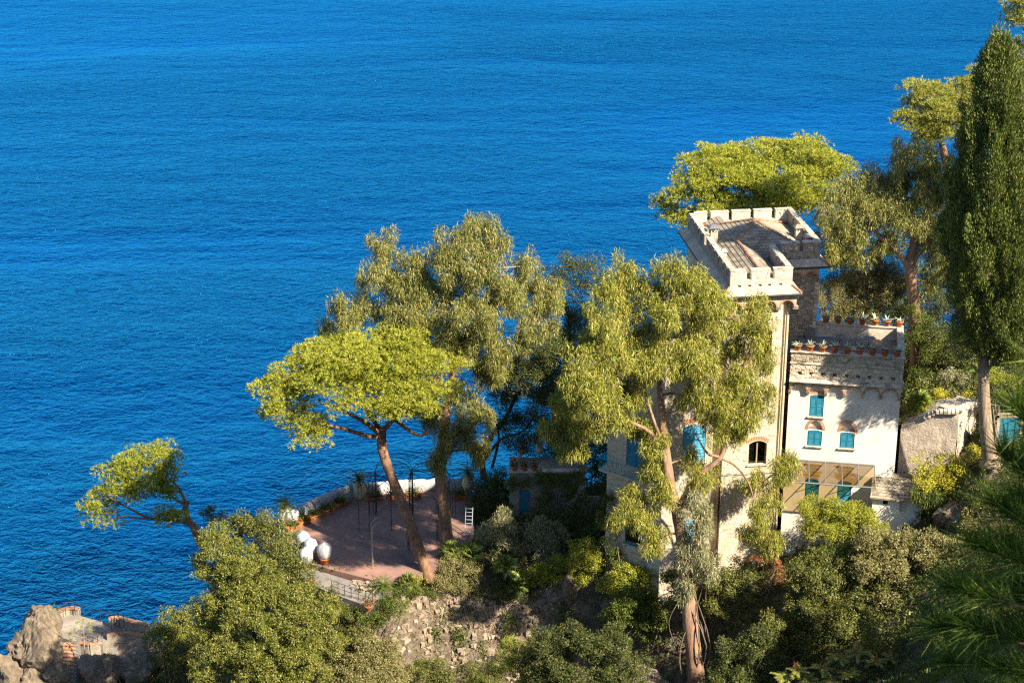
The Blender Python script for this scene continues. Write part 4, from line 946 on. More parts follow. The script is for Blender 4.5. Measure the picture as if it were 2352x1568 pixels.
# cypress
def cypress():
    T = [(2278,1064,124,.62),(2270,1020,124,.48),(2262,930,124,.44),(2260,820,124,.38),(2270,600,124,.28),(2290,300,124,.14)]
    P = [at(*t[:3]) for t in T]; base = P[0]
    root = thing('cypress', base, 'very tall dark cypress with bare fluted trunk by the retaining wall', 'cypress')
    path = catmull(P, 6); rr = list(np.interp(np.linspace(0,1,len(path)), np.linspace(0,1,len(T)), [t[3] for t in T])); rr[0] *= 1.5; rr[1] *= 1.2
    MB().tube(path, rr, 12).part('trunk', M_['bark_cyp'], root, smooth=True)
    prof = [(70,0,10),(90,2,18),(130,-2,34),(180,-4,44),(240,-6,54),(320,-12,72),(420,-16,88),(520,-18,96),(620,-12,98),(700,-6,94),(760,4,78),(800,10,55),(825,16,34)]
    pv = np.array([p[0] for p in prof]); pu = np.array([2298+p[1] for p in prof]); pr = np.array([p[2] for p in prof])
    n = 2300; v = rng.uniform(72, 822, n*2); r = np.interp(v, pv, pr); keep = rng.random(len(v)) < r/100; v = v[keep]; n = len(v)
    u = np.interp(v, pv, pu); r = np.interp(v, pv, pr)
    C = np.array([at(a, b, 124) for a, b in zip(u, v)]); s = np.array([ppm(c) for c in C])
    th = rng.uniform(0, 2*math.pi, n); fl = 1 + .12*np.sin(th*5 + v*.012) + .10*np.sin(th*9 - v*.02) + .10*np.sin(v*.05+th*2)
    k = rng.uniform(.5, 1.06, n)**.6*fl; rm = r/s*k
    nrm = np.stack([np.cos(th), np.sin(th), np.full(n, .25)], 1)
    C = C + np.stack([np.cos(th), np.sin(th), np.zeros(n)], 1)*rm[:,None]
    nl = 85; Ti = np.repeat(np.arange(n), nl); d = rvec(len(Ti)); q = rng.uniform(.2,1,len(Ti))**.5
    Rr = rng.uniform(.28,.5,n)
    p = C[Ti] + d*(q*Rr[Ti])[:,None]*np.array([.8,.8,1.7])
    D = unit(UP*1.0 + nrm[Ti]*.45 + .45*rvec(len(Ti)))
    Pq, F = leaf_arrays(p, D, rng.uniform(.16,.28,len(Ti)), rng.uniform(.05,.085,len(Ti)))
    np_part('crown', Pq, F, L_['cyp'], root)
    for pts in ([(2262,860,124),(2285,830,123.6),(2310,805,123.4),(2335,790,123.4)], [(2264,870,124),(2235,840,123.8),(2220,815,123.6)]):
        lp = catmull([at(*q) for q in pts], 5); MB().tube(lp, taper(len(lp), .12, .05), 7).part('limb', M_['bark_cyp'], root, smooth=True)
    P, F, C, o = foliage([lobe(2335,775,123.4,26,40), lobe(2215,790,123.8,30,30)], 'small', 1.1)
    D = None; np_part('crown', P, F, L_['cyp'], root)
cypress()
tree('dark_cypress', 'narrow shaded cypress close against the tall cypress, on its seaward side', 'cypress',
     [(2215,760,127,.2),(2218,600,127,.15),(2220,480,127,.1)],
     [(2214,260,0,12,34,.5),(2210,330,0,20,50,.8),(2204,420,0,26,60,1),(2200,520,0,28,70,1.1),(2202,640,0,28,70,1.1),(2208,730,0,26,50,1)], 'small', L_['cyp'], M_['bark_cyp'], dens=1.5, limb_r=.06, twigs=False)

# dark evergreen oaks between the two eucalyptus trees
tree('holm_oak', 'dark holm oak rising above the shaded garden beside the patio', 'oak tree',
     [(1112,1100,146,.3),(1108,1060,146,.26),(1125,1010,146,.22),(1160,960,146,.18),(1190,900,146,.14)],
     [(1190,830,0,60,55),(1240,880,0,55,55),(1170,900,-.4,50,40),(1220,960,-.3,46,34),(1160,970,-.3,40,26),(1290,840,0,50,55),(1150,860,.4,40,40)],
     'dark', L_['dark'], BK, fork=.2, limb_r=.12,
     limbs=[([(1108,1060,146),(1150,1010,146),(1200,990,146),(1235,945,146)], .16, .05), ([(1130,1075,146),(1145,1010,146.4),(1140,960,146.6)], .14, .06), ([(1108,1060,146),(1085,1030,146),(1060,1010,146)], .1, .05)])
tree('holm_oak', 'dark brownish oak top against the sea between the two eucalyptus crowns', 'oak tree',
     [(1290,960,149,.3),(1300,840,149,.25),(1310,720,149,.18)],
     [(1300,605,0,40,24),(1345,612,0,34,26),(1285,640,0,44,30),(1345,655,0,46,34),(1300,700,-.3,56,40),(1350,730,0,46,46),(1300,770,-.3,60,46),(1260,760,0,40,44)],
     'dark', L_['dark'], BK, fork=.3, limb_r=.12, dens=.72)
tree('holm_oak', 'dark tree mass behind the right-hand eucalyptus and the tower', 'oak tree',
     [(2010,800,147,.35),(2015,700,147,.3),(2020,600,147,.22)],
     [(1900,520,0,46,40),(1960,500,.3,50,44),(2030,470,.6,56,44),(2100,470,.8,60,50),(1900,590,-.2,46,44),(1960,580,0,56,50),(2040,560,0,60,56),(2120,560,.4,56,60),(1920,650,-.4,50,40),(1990,650,0,60,50),(2070,650,0,60,56),(2150,650,.4,50,60),(1950,710,-.5,60,36),(2050,720,-.3,60,40),(2140,720,0,50,40),(2180,500,.5,40,70)],
     'dark', L_['dark'], BK, fork=.3, limb_r=.12, dens=.72)
tree('holm_oak', 'dark evergreen filling the gap behind the parasol terrace', 'oak tree',
     [(1270,1020,142,.3),(1275,960,142,.25),(1280,900,142,.2)],
     [(1240,850,0,44,40),(1290,880,0,50,44),(1250,930,-.3,50,36),(1310,940,-.3,50,40),(1340,880,0,40,50),(1220,790,.3,40,44),(1280,800,.3,50,50),(1300,1000,-.4,46,34),(1250,990,-.3,36,30),(1350,1000,-.6,44,40),(1180,870,.4,40,34)],
     'dark', L_['dark'], BK, fork=.3, limb_r=.12, dens=.85)
# big holm oak in front of the patio
tree('holm_oak', 'big sunlit holm oak filling the slope left of the patio path', 'oak tree',
     [(610,1660,124,.4),(605,1590,124,.34),(590,1520,124,.28),(585,1440,124,.22),(590,1360,124,.16)],
     [(500,1245,.6,44,34),(535,1290,.2,50,40),(480,1300,.4,34,34),(580,1300,0,50,36),(520,1345,-.2,56,40),(590,1370,-.4,66,44),(660,1375,-.2,50,40),(500,1400,-.3,52,40),(560,1420,-.8,66,40),(640,1430,-.8,70,42),(710,1410,-.4,50,40),(740,1400,0,34,34),(500,1470,-.5,56,40),(580,1490,-1,70,40),(660,1500,-1,70,44),(720,1480,-.6,50,40),(520,1540,-.8,70,40),(620,1555,-1.2,80,40),(690,1550,-1,60,40),(465,1440,.2,26,34)],
     'oak', L_['oak_bright'], BK, fork=.3, limb_r=.12, dens=1.0)
shrub('evergreen_shrub', 'dark shrub in shade between the holm oak and the wrapped pots', 'shrub', 130.5, [(545,1203,0,36,22),(590,1197,0,40,22),(625,1205,0,30,20),(620,1235,0,50,28),(580,1215,.5,40,20),(660,1275,-.4,44,36),(640,1320,-.6,44,34),(700,1330,-1,30,40),(690,1370,-1,40,30),(600,1265,0,34,26)], 'dark', L_['oak'], dens=1.1)
shrub('evergreen_shrub', 'ragged shrub on the cliff edge right of the leaning pine trunk', 'shrub', 141, [(500,1190,0,26,16),(540,1200,0,30,20),(580,1205,-.4,26,22),(480,1175,.3,18,8),(520,1225,-.6,46,26)], 'oak', L_['dark'], dens=.9)
shrub('oak_bush', 'rounded olive-green bush above the shore path wall', 'bush', 133, [(395,1425,0,44,30),(370,1455,-.2,40,30),(415,1460,-.3,44,34),(395,1500,-.6,40,30)], 'oak', L_['oak_bright'])
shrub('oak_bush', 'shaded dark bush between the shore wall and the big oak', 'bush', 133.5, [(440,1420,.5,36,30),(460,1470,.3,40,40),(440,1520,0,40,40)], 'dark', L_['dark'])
shrub('grey_shrub', 'pale grey-green shrub with dry twigs at the foot of the cliff', 'shrub', 126, [(830,1470,0,50,34),(780,1480,.3,34,30),(880,1500,-.2,46,34),(820,1525,-.6,66,36),(900,1540,-.6,50,34),(770,1545,-.3,44,34),(840,1560,-1,80,30)], 'small', L_['grey'], dens=1.3, size=1.25, bm=M_['wood'], stems=10)
# garden shrubs around the patio
G = 'shrubs in the terrace garden'
shrub('olive_tree', 'silvery olive bush beside the aluminium ladder', 'olive', 134.5, [(1125,1220,0,34,28),(1165,1205,.2,22,36),(1150,1240,-.3,44,24)], 'olive', L_['olive'], G)
shrub('olive_tree', 'wider silvery olive bush left of the feathery palm', 'olive', 134, [(1230,1220,0,34,26),(1265,1235,0,40,34),(1245,1265,-.3,50,26)], 'olive', L_['olive'], G)
shrub('garden_shrub', 'brownish grey shrub right of the umbrella pine trunk', 'shrub', 132, [(1040,1300,0,44,34),(1080,1320,-.2,44,36),(1050,1345,-.4,56,26)], 'small', L_['grey'], G, dens=1.2)
shrub('garden_shrub', 'bright feathery green shrub at the cliff edge below the olive', 'shrub', 131.6, [(1250,1310,0,42,22),(1215,1320,0,34,24),(1280,1295,0,26,20),(1240,1335,-.3,44,18)], 'small', L_['lime'], G, dens=1.2)
shrub('garden_shrub', 'dark green shrub hiding the top of the sunlit cliff', 'shrub', 131.8, [(1160,1350,0,60,26),(1110,1365,0,40,18),(1220,1355,0,40,20)], 'dark', L_['dark'], G)
shrub('garden_shrub', 'dark creeper spilling over the cliff under the pine trunk', 'shrub', 131, [(925,1360,0,34,22),(915,1400,-.2,24,34),(960,1350,0,34,18),(990,1355,.2,26,16)], 'small', L_['ivy'], G, dens=1.2)
shrub('ivy_mound', 'bright yellow-green ivy mound below the feathery palm', 'ivy', 130.4, [(1345,1255,0,32,22),(1330,1290,0,30,30),(1365,1300,0,34,26),(1350,1330,-.3,44,18)], 'small', L_['lime'], dens=1.5)
shrub('laurel_bush', 'sunlit leafy bush in front of the barred window', 'bush', 128.2, [(1430,1320,0,40,20),(1400,1335,0,34,20),(1470,1315,0,38,22),(1450,1345,-.3,50,22)], 'oak', L_['lime'], dens=1.1)
shrub('laurel_bush', 'green bush covering the slope left of the long eucalyptus trunk', 'bush', 125, [(1450,1375,0,56,34),(1490,1400,-.2,40,40),(1420,1410,-.3,50,30),(1480,1440,-.5,40,24)], 'oak', L_['ivy'], dens=1.1)
shrub('laurel_bush', 'grey-green leafy bush right of the long eucalyptus trunk', 'bush', 123.6, [(1650,1340,0,44,30),(1690,1345,.2,44,30),(1640,1390,-.3,36,30),(1700,1330,.3,34,24),(1545,1330,0,30,30),(1560,1380,-.2,26,30)], 'oak', L_['oak'], dens=1.1)
shrub('creeper', 'pale green creeper wrapped around the long eucalyptus trunk', 'creeper', 121.6, [(1608,1215,.2,30,34),(1600,1265,.1,34,34),(1620,1300,0,30,30),(1590,1150,.4,20,30),(1575,1350,0,24,30),(1615,1180,.3,24,30)], 'euc', L_['olive'], dens=1.0)
shrub('red_creeper', 'autumn-red creeper on the railing at the foot of the tower', 'creeper', 125.6, [(1690,1285,0,26,7,.4),(1730,1283,0,28,7,.4),(1765,1290,0,22,7,.4),(1785,1310,-.2,14,10,.4),(1797,1330,-.3,12,8,.4)], 'small', L_['red'], dens=1.2)
shrub('clipped_hedge', 'clipped bright green hedge in front of the glass canopy', 'hedge', 125.6, [(1865,1172,0,28,28,1),(1900,1165,0,34,28,1),(1940,1175,0,34,30,1),(1975,1185,0,30,30,1),(2005,1198,0,22,30,1),(1860,1205,-.3,24,34,1),(1910,1210,-.4,44,34,1),(1965,1220,-.4,46,30,1),(2005,1228,-.3,20,24,1),(1850,1160,0,14,18,.8)], 'small', L_['lime'], dens=1.6)
# slope below the villa, lower right
shrub('holm_oak_bush', 'tall shaded oak bush below the clipped hedge', 'bush', 119.5, [(1930,1290,.5,50,34),(1880,1320,0,56,40),(1840,1350,0,44,44),(1960,1330,0,60,44),(1900,1390,-.6,80,50),(1830,1420,-.6,60,50),(1980,1400,-.5,66,50),(1900,1460,-1,90,50),(1830,1490,-1,60,50),(2000,1470,-.8,66,46)], 'oak', L_['oak'], dens=1.0)
shrub('grey_oak_bush', 'pale olive-grey bush in front of the shed, beneath the pine branch', 'bush', 119, [(2000,1240,.6,40,34),(2060,1235,.8,44,30),(2040,1280,.3,56,40),(1990,1300,0,50,40),(2110,1270,.3,50,40),(2080,1320,0,60,44),(2150,1250,.4,34,34),(2040,1370,-.3,60,40),(2110,1370,-.3,60,44),(2180,1300,0,50,50),(2060,1430,-.5,44,40),(2230,1250,.2,40,50)], 'oak', L_['grey'], dens=1.0)
shrub('arbutus', 'bush with bare reddish twigs at the edge of the shaded oak', 'bush', 120, [(1850,1310,0,40,24),(1900,1275,.2,44,22),(1950,1265,.4,30,22)], 'small', L_['ivy'], dens=1.0, bm=M_['bark_pine'], stems=14)
shrub('sunlit_oak', 'small sunlit oak twig clump above the pinnate-leaved tree', 'bush', 113.5, [(1990,1450,0,26,30),(2010,1490,0,30,26),(2040,1510,-.2,34,24)], 'oak', L_['oak_bright'])
shrub('leafy_tree', 'dark leafy tree top left of the long eucalyptus trunk at the bottom edge', 'tree', 117, [(1320,1480,.5,60,44),(1260,1500,.5,50,50),(1400,1490,.3,60,50),(1340,1550,-.5,90,50),(1440,1540,0,60,44),(1240,1560,0,60,40)], 'oak', L_['dark'], dens=1.0)
shrub('cliff_scrub', 'dull green scrub along the foot of the sunlit cliff', 'shrub', 127.6, [(960,1540,0,44,26),(1010,1560,0,50,24),(1070,1550,0,46,22),(1120,1560,-.2,50,26),(1010,1520,.3,20,14),(1150,1525,.2,26,20)], 'small', L_['oak'], dens=1.2)
shrub('leafy_tree', 'bright green bush at the bottom edge below the cliff', 'bush', 119, [(1180,1500,0,30,34),(1230,1530,-.2,40,30),(1200,1560,-.4,56,30),(1270,1560,-.4,34,30)], 'small', L_['lime'], dens=1.2)
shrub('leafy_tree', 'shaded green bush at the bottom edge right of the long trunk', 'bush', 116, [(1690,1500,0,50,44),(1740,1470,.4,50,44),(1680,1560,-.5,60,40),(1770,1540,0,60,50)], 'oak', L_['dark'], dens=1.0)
shrub('added_shade_oak', 'dark oak added behind the near pine branch to shade the ravine', 'oak tree', 107, [(2300,1290,0,100,60,3.5),(2230,1330,0,70,60,3),(2350,1260,0,70,70,3.5),(2290,1380,-.5,120,60,3.5),(2250,1460,-1,110,60,3),(2340,1440,-1,90,70,3)], 'dark', L_['dark'], dens=.9)  # made-up oak, placed here to throw shade over the ravine
# right side behind the retaining wall
shrub('olive_tree', 'grey shaded olive behind the rear agave pots', 'olive', 140.5, [(1940,670,0,50,40),(1990,640,.3,50,46),(2030,680,0,46,44),(1920,720,-.2,40,30),(1980,715,-.3,50,30),(2060,640,.3,30,44)], 'olive', L_['grey'], dens=1.1)
shrub('ivy', 'ivy climbing the lower trunk of the eucalyptus beside the terrace', 'ivy', 137, [(2118,760,0,24,34),(2130,800,0,26,34),(2120,850,0,28,30),(2135,870,0,26,26),(2105,720,0,16,26)], 'small', L_['ivy'], dens=1.4)
shrub('garden_shrub', 'blue-green bush behind the retaining wall', 'shrub', 133.6, [(2190,870,0,34,24),(2160,890,0,30,22),(2215,895,0,30,24)], 'small', L_['olive'], dens=1.2)
shrub('golden_shrub', 'golden-leaved shrub along the top of the retaining wall', 'shrub', 131.4, [(2150,905,0,22,18),(2185,925,0,34,16),(2215,920,0,24,16),(2150,925,0,26,14)], 'small', L_['yellow'], dens=1.4)
shrub('ground_ivy', 'green ivy on the left end of the retaining wall', 'ivy', 129.6, [(2090,940,0,24,12),(2125,935,0,28,10),(2080,965,-.2,12,14)], 'small', L_['lime'], dens=1.4)
shrub('bramble', 'sprawling bramble in front of the retaining wall', 'shrub', 125.4, [(2140,1075,0,40,24),(2190,1070,.2,36,26),(2225,1095,0,30,30),(2160,1110,-.2,50,26),(2110,1060,.4,22,16),(2240,1050,.2,20,24)], 'small', L_['yellow'], dens=.8, stems=10)
shrub('aloe_bush', 'spiky green bush beside the shed roof', 'shrub', 124.6, [(2150,1150,0,30,26),(2120,1135,0,24,16),(2170,1170,-.2,26,20)], 'euc', L_['ivy'], dens=1.0)
shrub('evergreen_shrub', 'dark shrubs between the terrace corner and the ivy-clad trunk', 'shrub', 143, [(2080,720,0,34,40),(2090,790,0,30,40),(2070,840,-.5,30,40),(2085,890,-1,26,30),(2060,770,.4,30,30)], 'dark', L_['dark'], dens=1.0)
shrub('background_shrub', 'dark shrub wall behind the cypress trunk', 'shrub', 136.5, [(2180,820,0,44,40),(2230,800,.5,50,50),(2290,820,.5,60,50),(2340,800,.5,50,60),(2300,880,0,50,30),(2345,870,-.5,40,40),(2150,760,1,40,40)], 'dark', L_['dark'], dens=1.0)
shrub('garden_shrub', 'sunlit shrub right of the cypress trunk under the pine needles', 'shrub', 127.5, [(2310,870,0,30,20),(2340,890,0,30,26),(2300,900,0,20,16)], 'small', L_['lime'], dens=1.2)
shrub('slope_shrub', 'scrub on the rocks under the foot of the cypress', 'shrub', 121, [(2250,1150,0,44,34),(2300,1120,.3,50,34),(2340,1160,0,44,44),(2230,1200,0,34,34)], 'small', L_['oak'], dens=1.1)
shrub('ivy', 'dark ivy covering the garden house wall', 'ivy', 138.6, [(1230,1105,0,34,20,.5),(1280,1100,-.4,40,24,.5),(1310,1130,-.6,34,30,.5),(1260,1140,-.4,34,34,.5),(1170,1110,.2,20,24,.5),(1330,1090,-.6,34,18,.5)], 'small', L_['ivy'], dens=1.3)
shrub('ivy', 'ivy hanging on the left corner of the villa below the balcony', 'ivy', 129.4, [(1396,1150,.6,16,30,.4),(1392,1200,.6,18,34,.4),(1400,1250,.4,20,34,.4),(1420,1280,0,24,24,.4),(1412,1200,.2,14,26,.3)], 'small', L_['ivy'], dens=1.3)
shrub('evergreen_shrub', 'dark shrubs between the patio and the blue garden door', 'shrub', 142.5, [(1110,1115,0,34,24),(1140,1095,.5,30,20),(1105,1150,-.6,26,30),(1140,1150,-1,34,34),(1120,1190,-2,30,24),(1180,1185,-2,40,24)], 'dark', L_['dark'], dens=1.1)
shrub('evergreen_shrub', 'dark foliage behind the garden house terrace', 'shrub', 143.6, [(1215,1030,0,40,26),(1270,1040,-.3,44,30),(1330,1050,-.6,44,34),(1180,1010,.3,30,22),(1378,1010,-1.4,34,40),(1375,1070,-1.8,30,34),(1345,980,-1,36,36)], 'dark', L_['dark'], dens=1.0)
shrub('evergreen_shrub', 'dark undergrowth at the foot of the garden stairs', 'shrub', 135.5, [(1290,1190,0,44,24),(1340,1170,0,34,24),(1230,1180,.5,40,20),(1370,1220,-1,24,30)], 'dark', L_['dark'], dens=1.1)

# sumac-like tree with pinnate leaves at the bottom edge
def pinnate(name, label, Y, spots, lm):
    base = at(spots[0][0], spots[0][1]+90, Y); root = thing(name, base, label, 'tree')
    for (u, v) in spots:
        c = at(u, v, Y); MB().tube(limb_path(base, c, .1, .4), taper(13, .06, .02), 5).part('limb', M_['bark'], root, smooth=True)
        nf = 16; parts = []
        for i in range(nf):
            a = rng.uniform(0, 2*math.pi); L = rng.uniform(.6, .95); d = np.array([math.cos(a), math.sin(a), rng.uniform(.1,.7)])
            tt = np.linspace(.1, 1, 12); pts = c + d*(tt*L)[:,None]; pts[:,2] -= .35*L*tt**2
            tang = unit(np.gradient(pts, axis=0)); side = unit(np.cross(tang, UP))
            for s in (-1, 1):
                parts.append(leaf_arrays(pts, side*s + tang*.35 - UP*.25, np.full(12, .26)*(1.1-.5*tt), np.full(12, .075), S=np.cross(side*s, UP)*0 + tang))
        P, F = join(parts); np_part('foliage', P, F, lm, root)
        if rng.random() < .5:
            fc = c + np.array([0, 0, .35]); k = 60; P, F = leaf_arrays(fc + rng.normal(size=(k,3))*np.array([.14,.14,.2]), rvec(k)+UP, .14, .06); np_part('flower_head', P, F, L_['red'], root, kind='stuff')
pinnate('pinnate_tree', 'pale pinnate-leaved tree with reddish seed heads at the bottom edge', 112, [(1930,1510),(1970,1500),(2010,1520),(2050,1515),(1890,1535),(1950,1545),(2000,1555),(2090,1530),(2130,1520),(2060,1560),(1910,1565),(2160,1545),(2100,1565)], L_['sumac'])
pinnate('pinnate_tree', 'small pinnate-leaved sapling left of the larger one at the bottom edge', 112.5, [(1830,1540),(1800,1555),(1860,1560)], L_['sumac'])
# ------------------------------------------------------------------ patio and garden
PZ = PATIO_Z
pp = [atz(*p, PZ)[:2] for p in [(700,1292),(672,1262),(648,1222),(668,1200),(735,1170),(800,1142),(850,1128),(930,1120),(1062,1118),(1082,1140),(1090,1200),(1085,1240),(1030,1280),(995,1303),(960,1320),(915,1330),(872,1336)]]
add('patio', MB().prism([tuple(p) for p in pp], PZ-.5, PZ).mesh('patio', M_['patio']), kind='structure', label='round red terracotta-coloured patio above the sea')
def lowpath():
    a = [atz(*p, PZ-.4)[:2] for p in [(690,1298),(868,1352),(890,1356),(885,1385),(840,1390),(760,1362),(690,1330)]]
    add('path', MB().prism([tuple(p) for p in a], PZ-1.6, PZ-.4).mesh('path', M_['path']), kind='structure', label='grey stone path below the lit patio edge')
lowpath()
def strip_wall(name, label, pts, z0, h, th, mat, cat, bumpy=.12, n=26):
    """low wall or draped cover along a line of world points"""
    P = np.array(catmull([np.array([p[0], p[1], 0]) for p in pts], n)); root = thing(name, (P[0][0], P[0][1], z0), label, cat)
    mb = MB(); V_ = []; k = 7
    for i, p in enumerate(P):
        t = P[min(i+1, len(P)-1)] - P[max(i-1, 0)]; t = t/np.linalg.norm(t); s = np.array([-t[1], t[0], 0])
        hh = h + bumpy*(fbm(i*.35, 3.1)-.5)*2
        for q, (a, b) in enumerate([(-.5,0),(-.52,.45),(-.45,.9),(0,1.04),(.45,.92),(.52,.4),(.5,0)]):
            j = bumpy*(vnoise(i*.5, q*1.7)-.5)
            V_.append(p + s*(a*th+j*.6) + np.array([0,0,z0 + b*hh]))
    F = [(i*k+q, (i+1)*k+q, (i+1)*k+q+1, i*k+q+1) for i in range(len(P)-1) for q in range(k-1)]
    F += [tuple(range(k)), tuple(range((len(P)-1)*k, len(P)*k))[::-1]]
    mb.raw(V_, F); mb.part('cover', M_[mat], root, smooth=True); return root
strip_wall('covered_parapet', 'white fleece draped over the parapet between the two urns', [atz(662,1210,PZ), atz(710,1182,PZ), atz(760,1160,PZ), atz(806,1143,PZ)], PZ-.3, 1.5, .7, 'whitecloth', 'parapet')
strip_wall('covered_parapet', 'white fleece draped over the far parapet behind the pergola', [atz(838,1135,PZ), atz(900,1128,PZ), atz(980,1124,PZ), atz(1066,1122,PZ)], PZ-.3, 1.25, .6, 'whitecloth', 'parapet')

# cycads and palms
def frond_mesh(name, L, droop, nl, ll, lw, mat, vee=.35):
    t = np.linspace(0, 1, nl); pts = np.stack([np.zeros(nl), L*t, L*(.45*t - droop*t*t)], 1)
    tang = unit(np.gradient(pts, axis=0)); parts = []
    for s in (-1, 1):
        D = np.array([s, .0, vee]) + tang*.55
        prof = np.sin(np.pi*(.12+.86*t))*.8+.2
        parts.append(leaf_arrays(pts, D, ll*prof, lw, S=tang))
    mid = MB().tube([tuple(p) for p in pts[::3]], [.02]*len(pts[::3]), 4)
    P, F = join(parts); n = len(P)
    me = bpy.data.meshes.new(name); me.from_pydata([tuple(p) for p in P] + mid.v, [], [tuple(f) for f in F] + [tuple(i+n for i in f) for f in mid.f]); me.materials.append(mat); me.update(); return me
def fan_mesh(name, stalk, r, n, mat):
    mb = MB(); mb.tube([(0,0,0),(0,stalk,stalk*.25)], .015, 4)
    for i in range(n):
        a = R(-120 + 240*i/(n-1)); c = (0, stalk, stalk*.25); d = np.array([math.sin(a), math.cos(a), 0]); s = np.array([math.cos(a), -math.sin(a), 0])
        m = np.array(c) + d*r*.55; tip = np.array(c) + d*r + np.array([0,0,-.18*r])
        mb.raw([c, m+s*r*.075+np.array([0,0,-.02]), tip, m-s*r*.075+np.array([0,0,.05])], [(0,1,2,3)])
    return mb.mesh(name, mat)
FROND = [frond_mesh('frond', 1.15, .75, 20, .26, .035, L_['cycad']), frond_mesh('frond', 1.25, .95, 20, .26, .035, L_['cycad'])]
FEATHER = [frond_mesh('frond', 1.9, .9, 24, .42, .045, L_['palm'], .0), frond_mesh('frond', 1.7, 1.1, 24, .4, .045, L_['palm'], -.2)]
FAN = [fan_mesh('fan_leaf', .55, .62, 19, L_['palm']), fan_mesh('fan_leaf', .7, .55, 17, L_['palm'])]
FAND = [fan_mesh('fan_leaf', .5, .6, 19, L_['cycad']), fan_mesh('fan_leaf', .65, .55, 17, L_['cycad'])]
def crown_of(root, top, meshes, n, name, tilt=(-25, 60), sc_=1.0):
    for i in range(n):
        a = i*137.5 + random.uniform(-12,12); e = tilt[1] + (tilt[0]-tilt[1])*(i/max(1,n-1))
        add(name, random.choice(meshes), root, Matrix.Translation(V(top)) @ Matrix.Rotation(R(a), 4, 'Z') @ Matrix.Rotation(R(e), 4, 'X') @ Matrix.Scale(sc_*random.uniform(.85,1.12), 4))
def palm(name, label, p, h, meshes, n, leafname, tilt=(-25,60), s=1.0, r=.16, cat='palm'):
    root = thing(name, p, label, cat); top = (p[0], p[1], p[2]+h)
    MB().tube([(p[0],p[1],p[2]-.3),(p[0]+.02,p[1],p[2]+h*.5),top], [r*1.2, r, r*.9], 8).part('stem', M_['bark'], root, smooth=True)
    crown_of(root, top, meshes, n, leafname, tilt, s); return root
URN = [(.30,0),(.40,.12),(.52,.5),(.55,.85),(.48,1.15),(.36,1.32),(.42,1.40),(.40,1.44),(.33,1.40),(.30,1.2)]
M_['urn'] = solid('glazed_urn', (.66,.58,.36), (.52,.45,.28), 3, .6, .004, 14)
def urn_cycad(u, v, z, lab1, lab2, s=1.0):
    p = atz(u, v, z); r = thing('urn', p, lab1, 'urn'); MB().lathe([(a*s, b*s) for a, b in URN], tuple(p), 18).part('body', M_['urn'], r, smooth=True)
    MB().lathe([(.40*s,1.38*s),(.45*s,1.43*s),(.40*s,1.48*s)], tuple(p), 18).part('rim', M_['urn'], r, smooth=True)
    palm('cycad', lab2, p + np.array([0,0,1.35*s]), .35, FROND, 30, 'frond', (-30,65), 1.0*s, .16, 'cycad')
urn_cycad(655, 1205, PZ-.2, 'large cream urn at the left end of the draped parapet', 'cycad growing in the left urn against the sea')
urn_cycad(826, 1145, PZ, 'tall cream urn at the bend of the draped parapet', 'cycad growing in the middle urn against the sea')
urn_cycad(1076, 1128, PZ+.2, 'shaded stone urn at the right end of the far parapet', 'small dark cycad in the right urn behind the eucalyptus trunk', .95)
palm('cycad', 'cycad beside the wrapped pots near the holm oak', atz(672,1240,PZ-.2), .3, FROND, 22, 'frond', (-25,55), .8, cat='cycad')
palm('cycad', 'dark cycad at the lit patio corner left of the pine trunk', atz(882,1362,PZ-.6), .5, FROND, 28, 'frond', (-30,60), 1.0, cat='cycad')
palm('fan_palm', 'small fan palm touching the umbrella pine trunk', atz(935,1352,PZ-.5), .5, FAND, 18, 'fan_leaf', (-20,70), .8)
palm('fan_palm', 'sunlit fan palm right of the eucalyptus trunk base', atz(1035,1292,PZ-.4), .6, FAN, 20, 'fan_leaf', (-10,70), 1.15)
palm('fan_palm', 'pale fan palm in front of the ladder', atz(1078,1300,PZ-.5), .7, FAN, 20, 'fan_leaf', (-10,70), 1.15)
palm('fan_palm', 'yellow-green fan palm left of the wider olive bush', atz(1160,1335,PZ-1), 1.0, FAN, 22, 'fan_leaf', (-15,75), 1.1)
palm('fan_palm', 'low dark fan palm under the yellow-green one', atz(1185,1360,PZ-1.6), .4, FAND, 18, 'fan_leaf', (-20,70), 1.0)
palm('fan_palm', 'dark spiky palm by the garden house door', atz(1140,1150,PZ+.6), .8, FAND, 18, 'fan_leaf', (-20,75), 1.1)
palm('feather_palm', 'arching feathery palm left of the ivy-hung villa corner', atz(1325,1262,PZ-.2), .9, FEATHER, 15, 'frond', (-5,50), .95)
palm('fan_palm', 'sunlit fan palm at the foot of the terrace corner', at(2110,955,130.2), .6, FAN, 24, 'fan_leaf', (-10,75), 1.15)
palm('feather_palm', 'shaded feather palm behind the cypress trunk', at(2255,880,134), .9, FEATHER, 14, 'frond', (-5,50), .9)

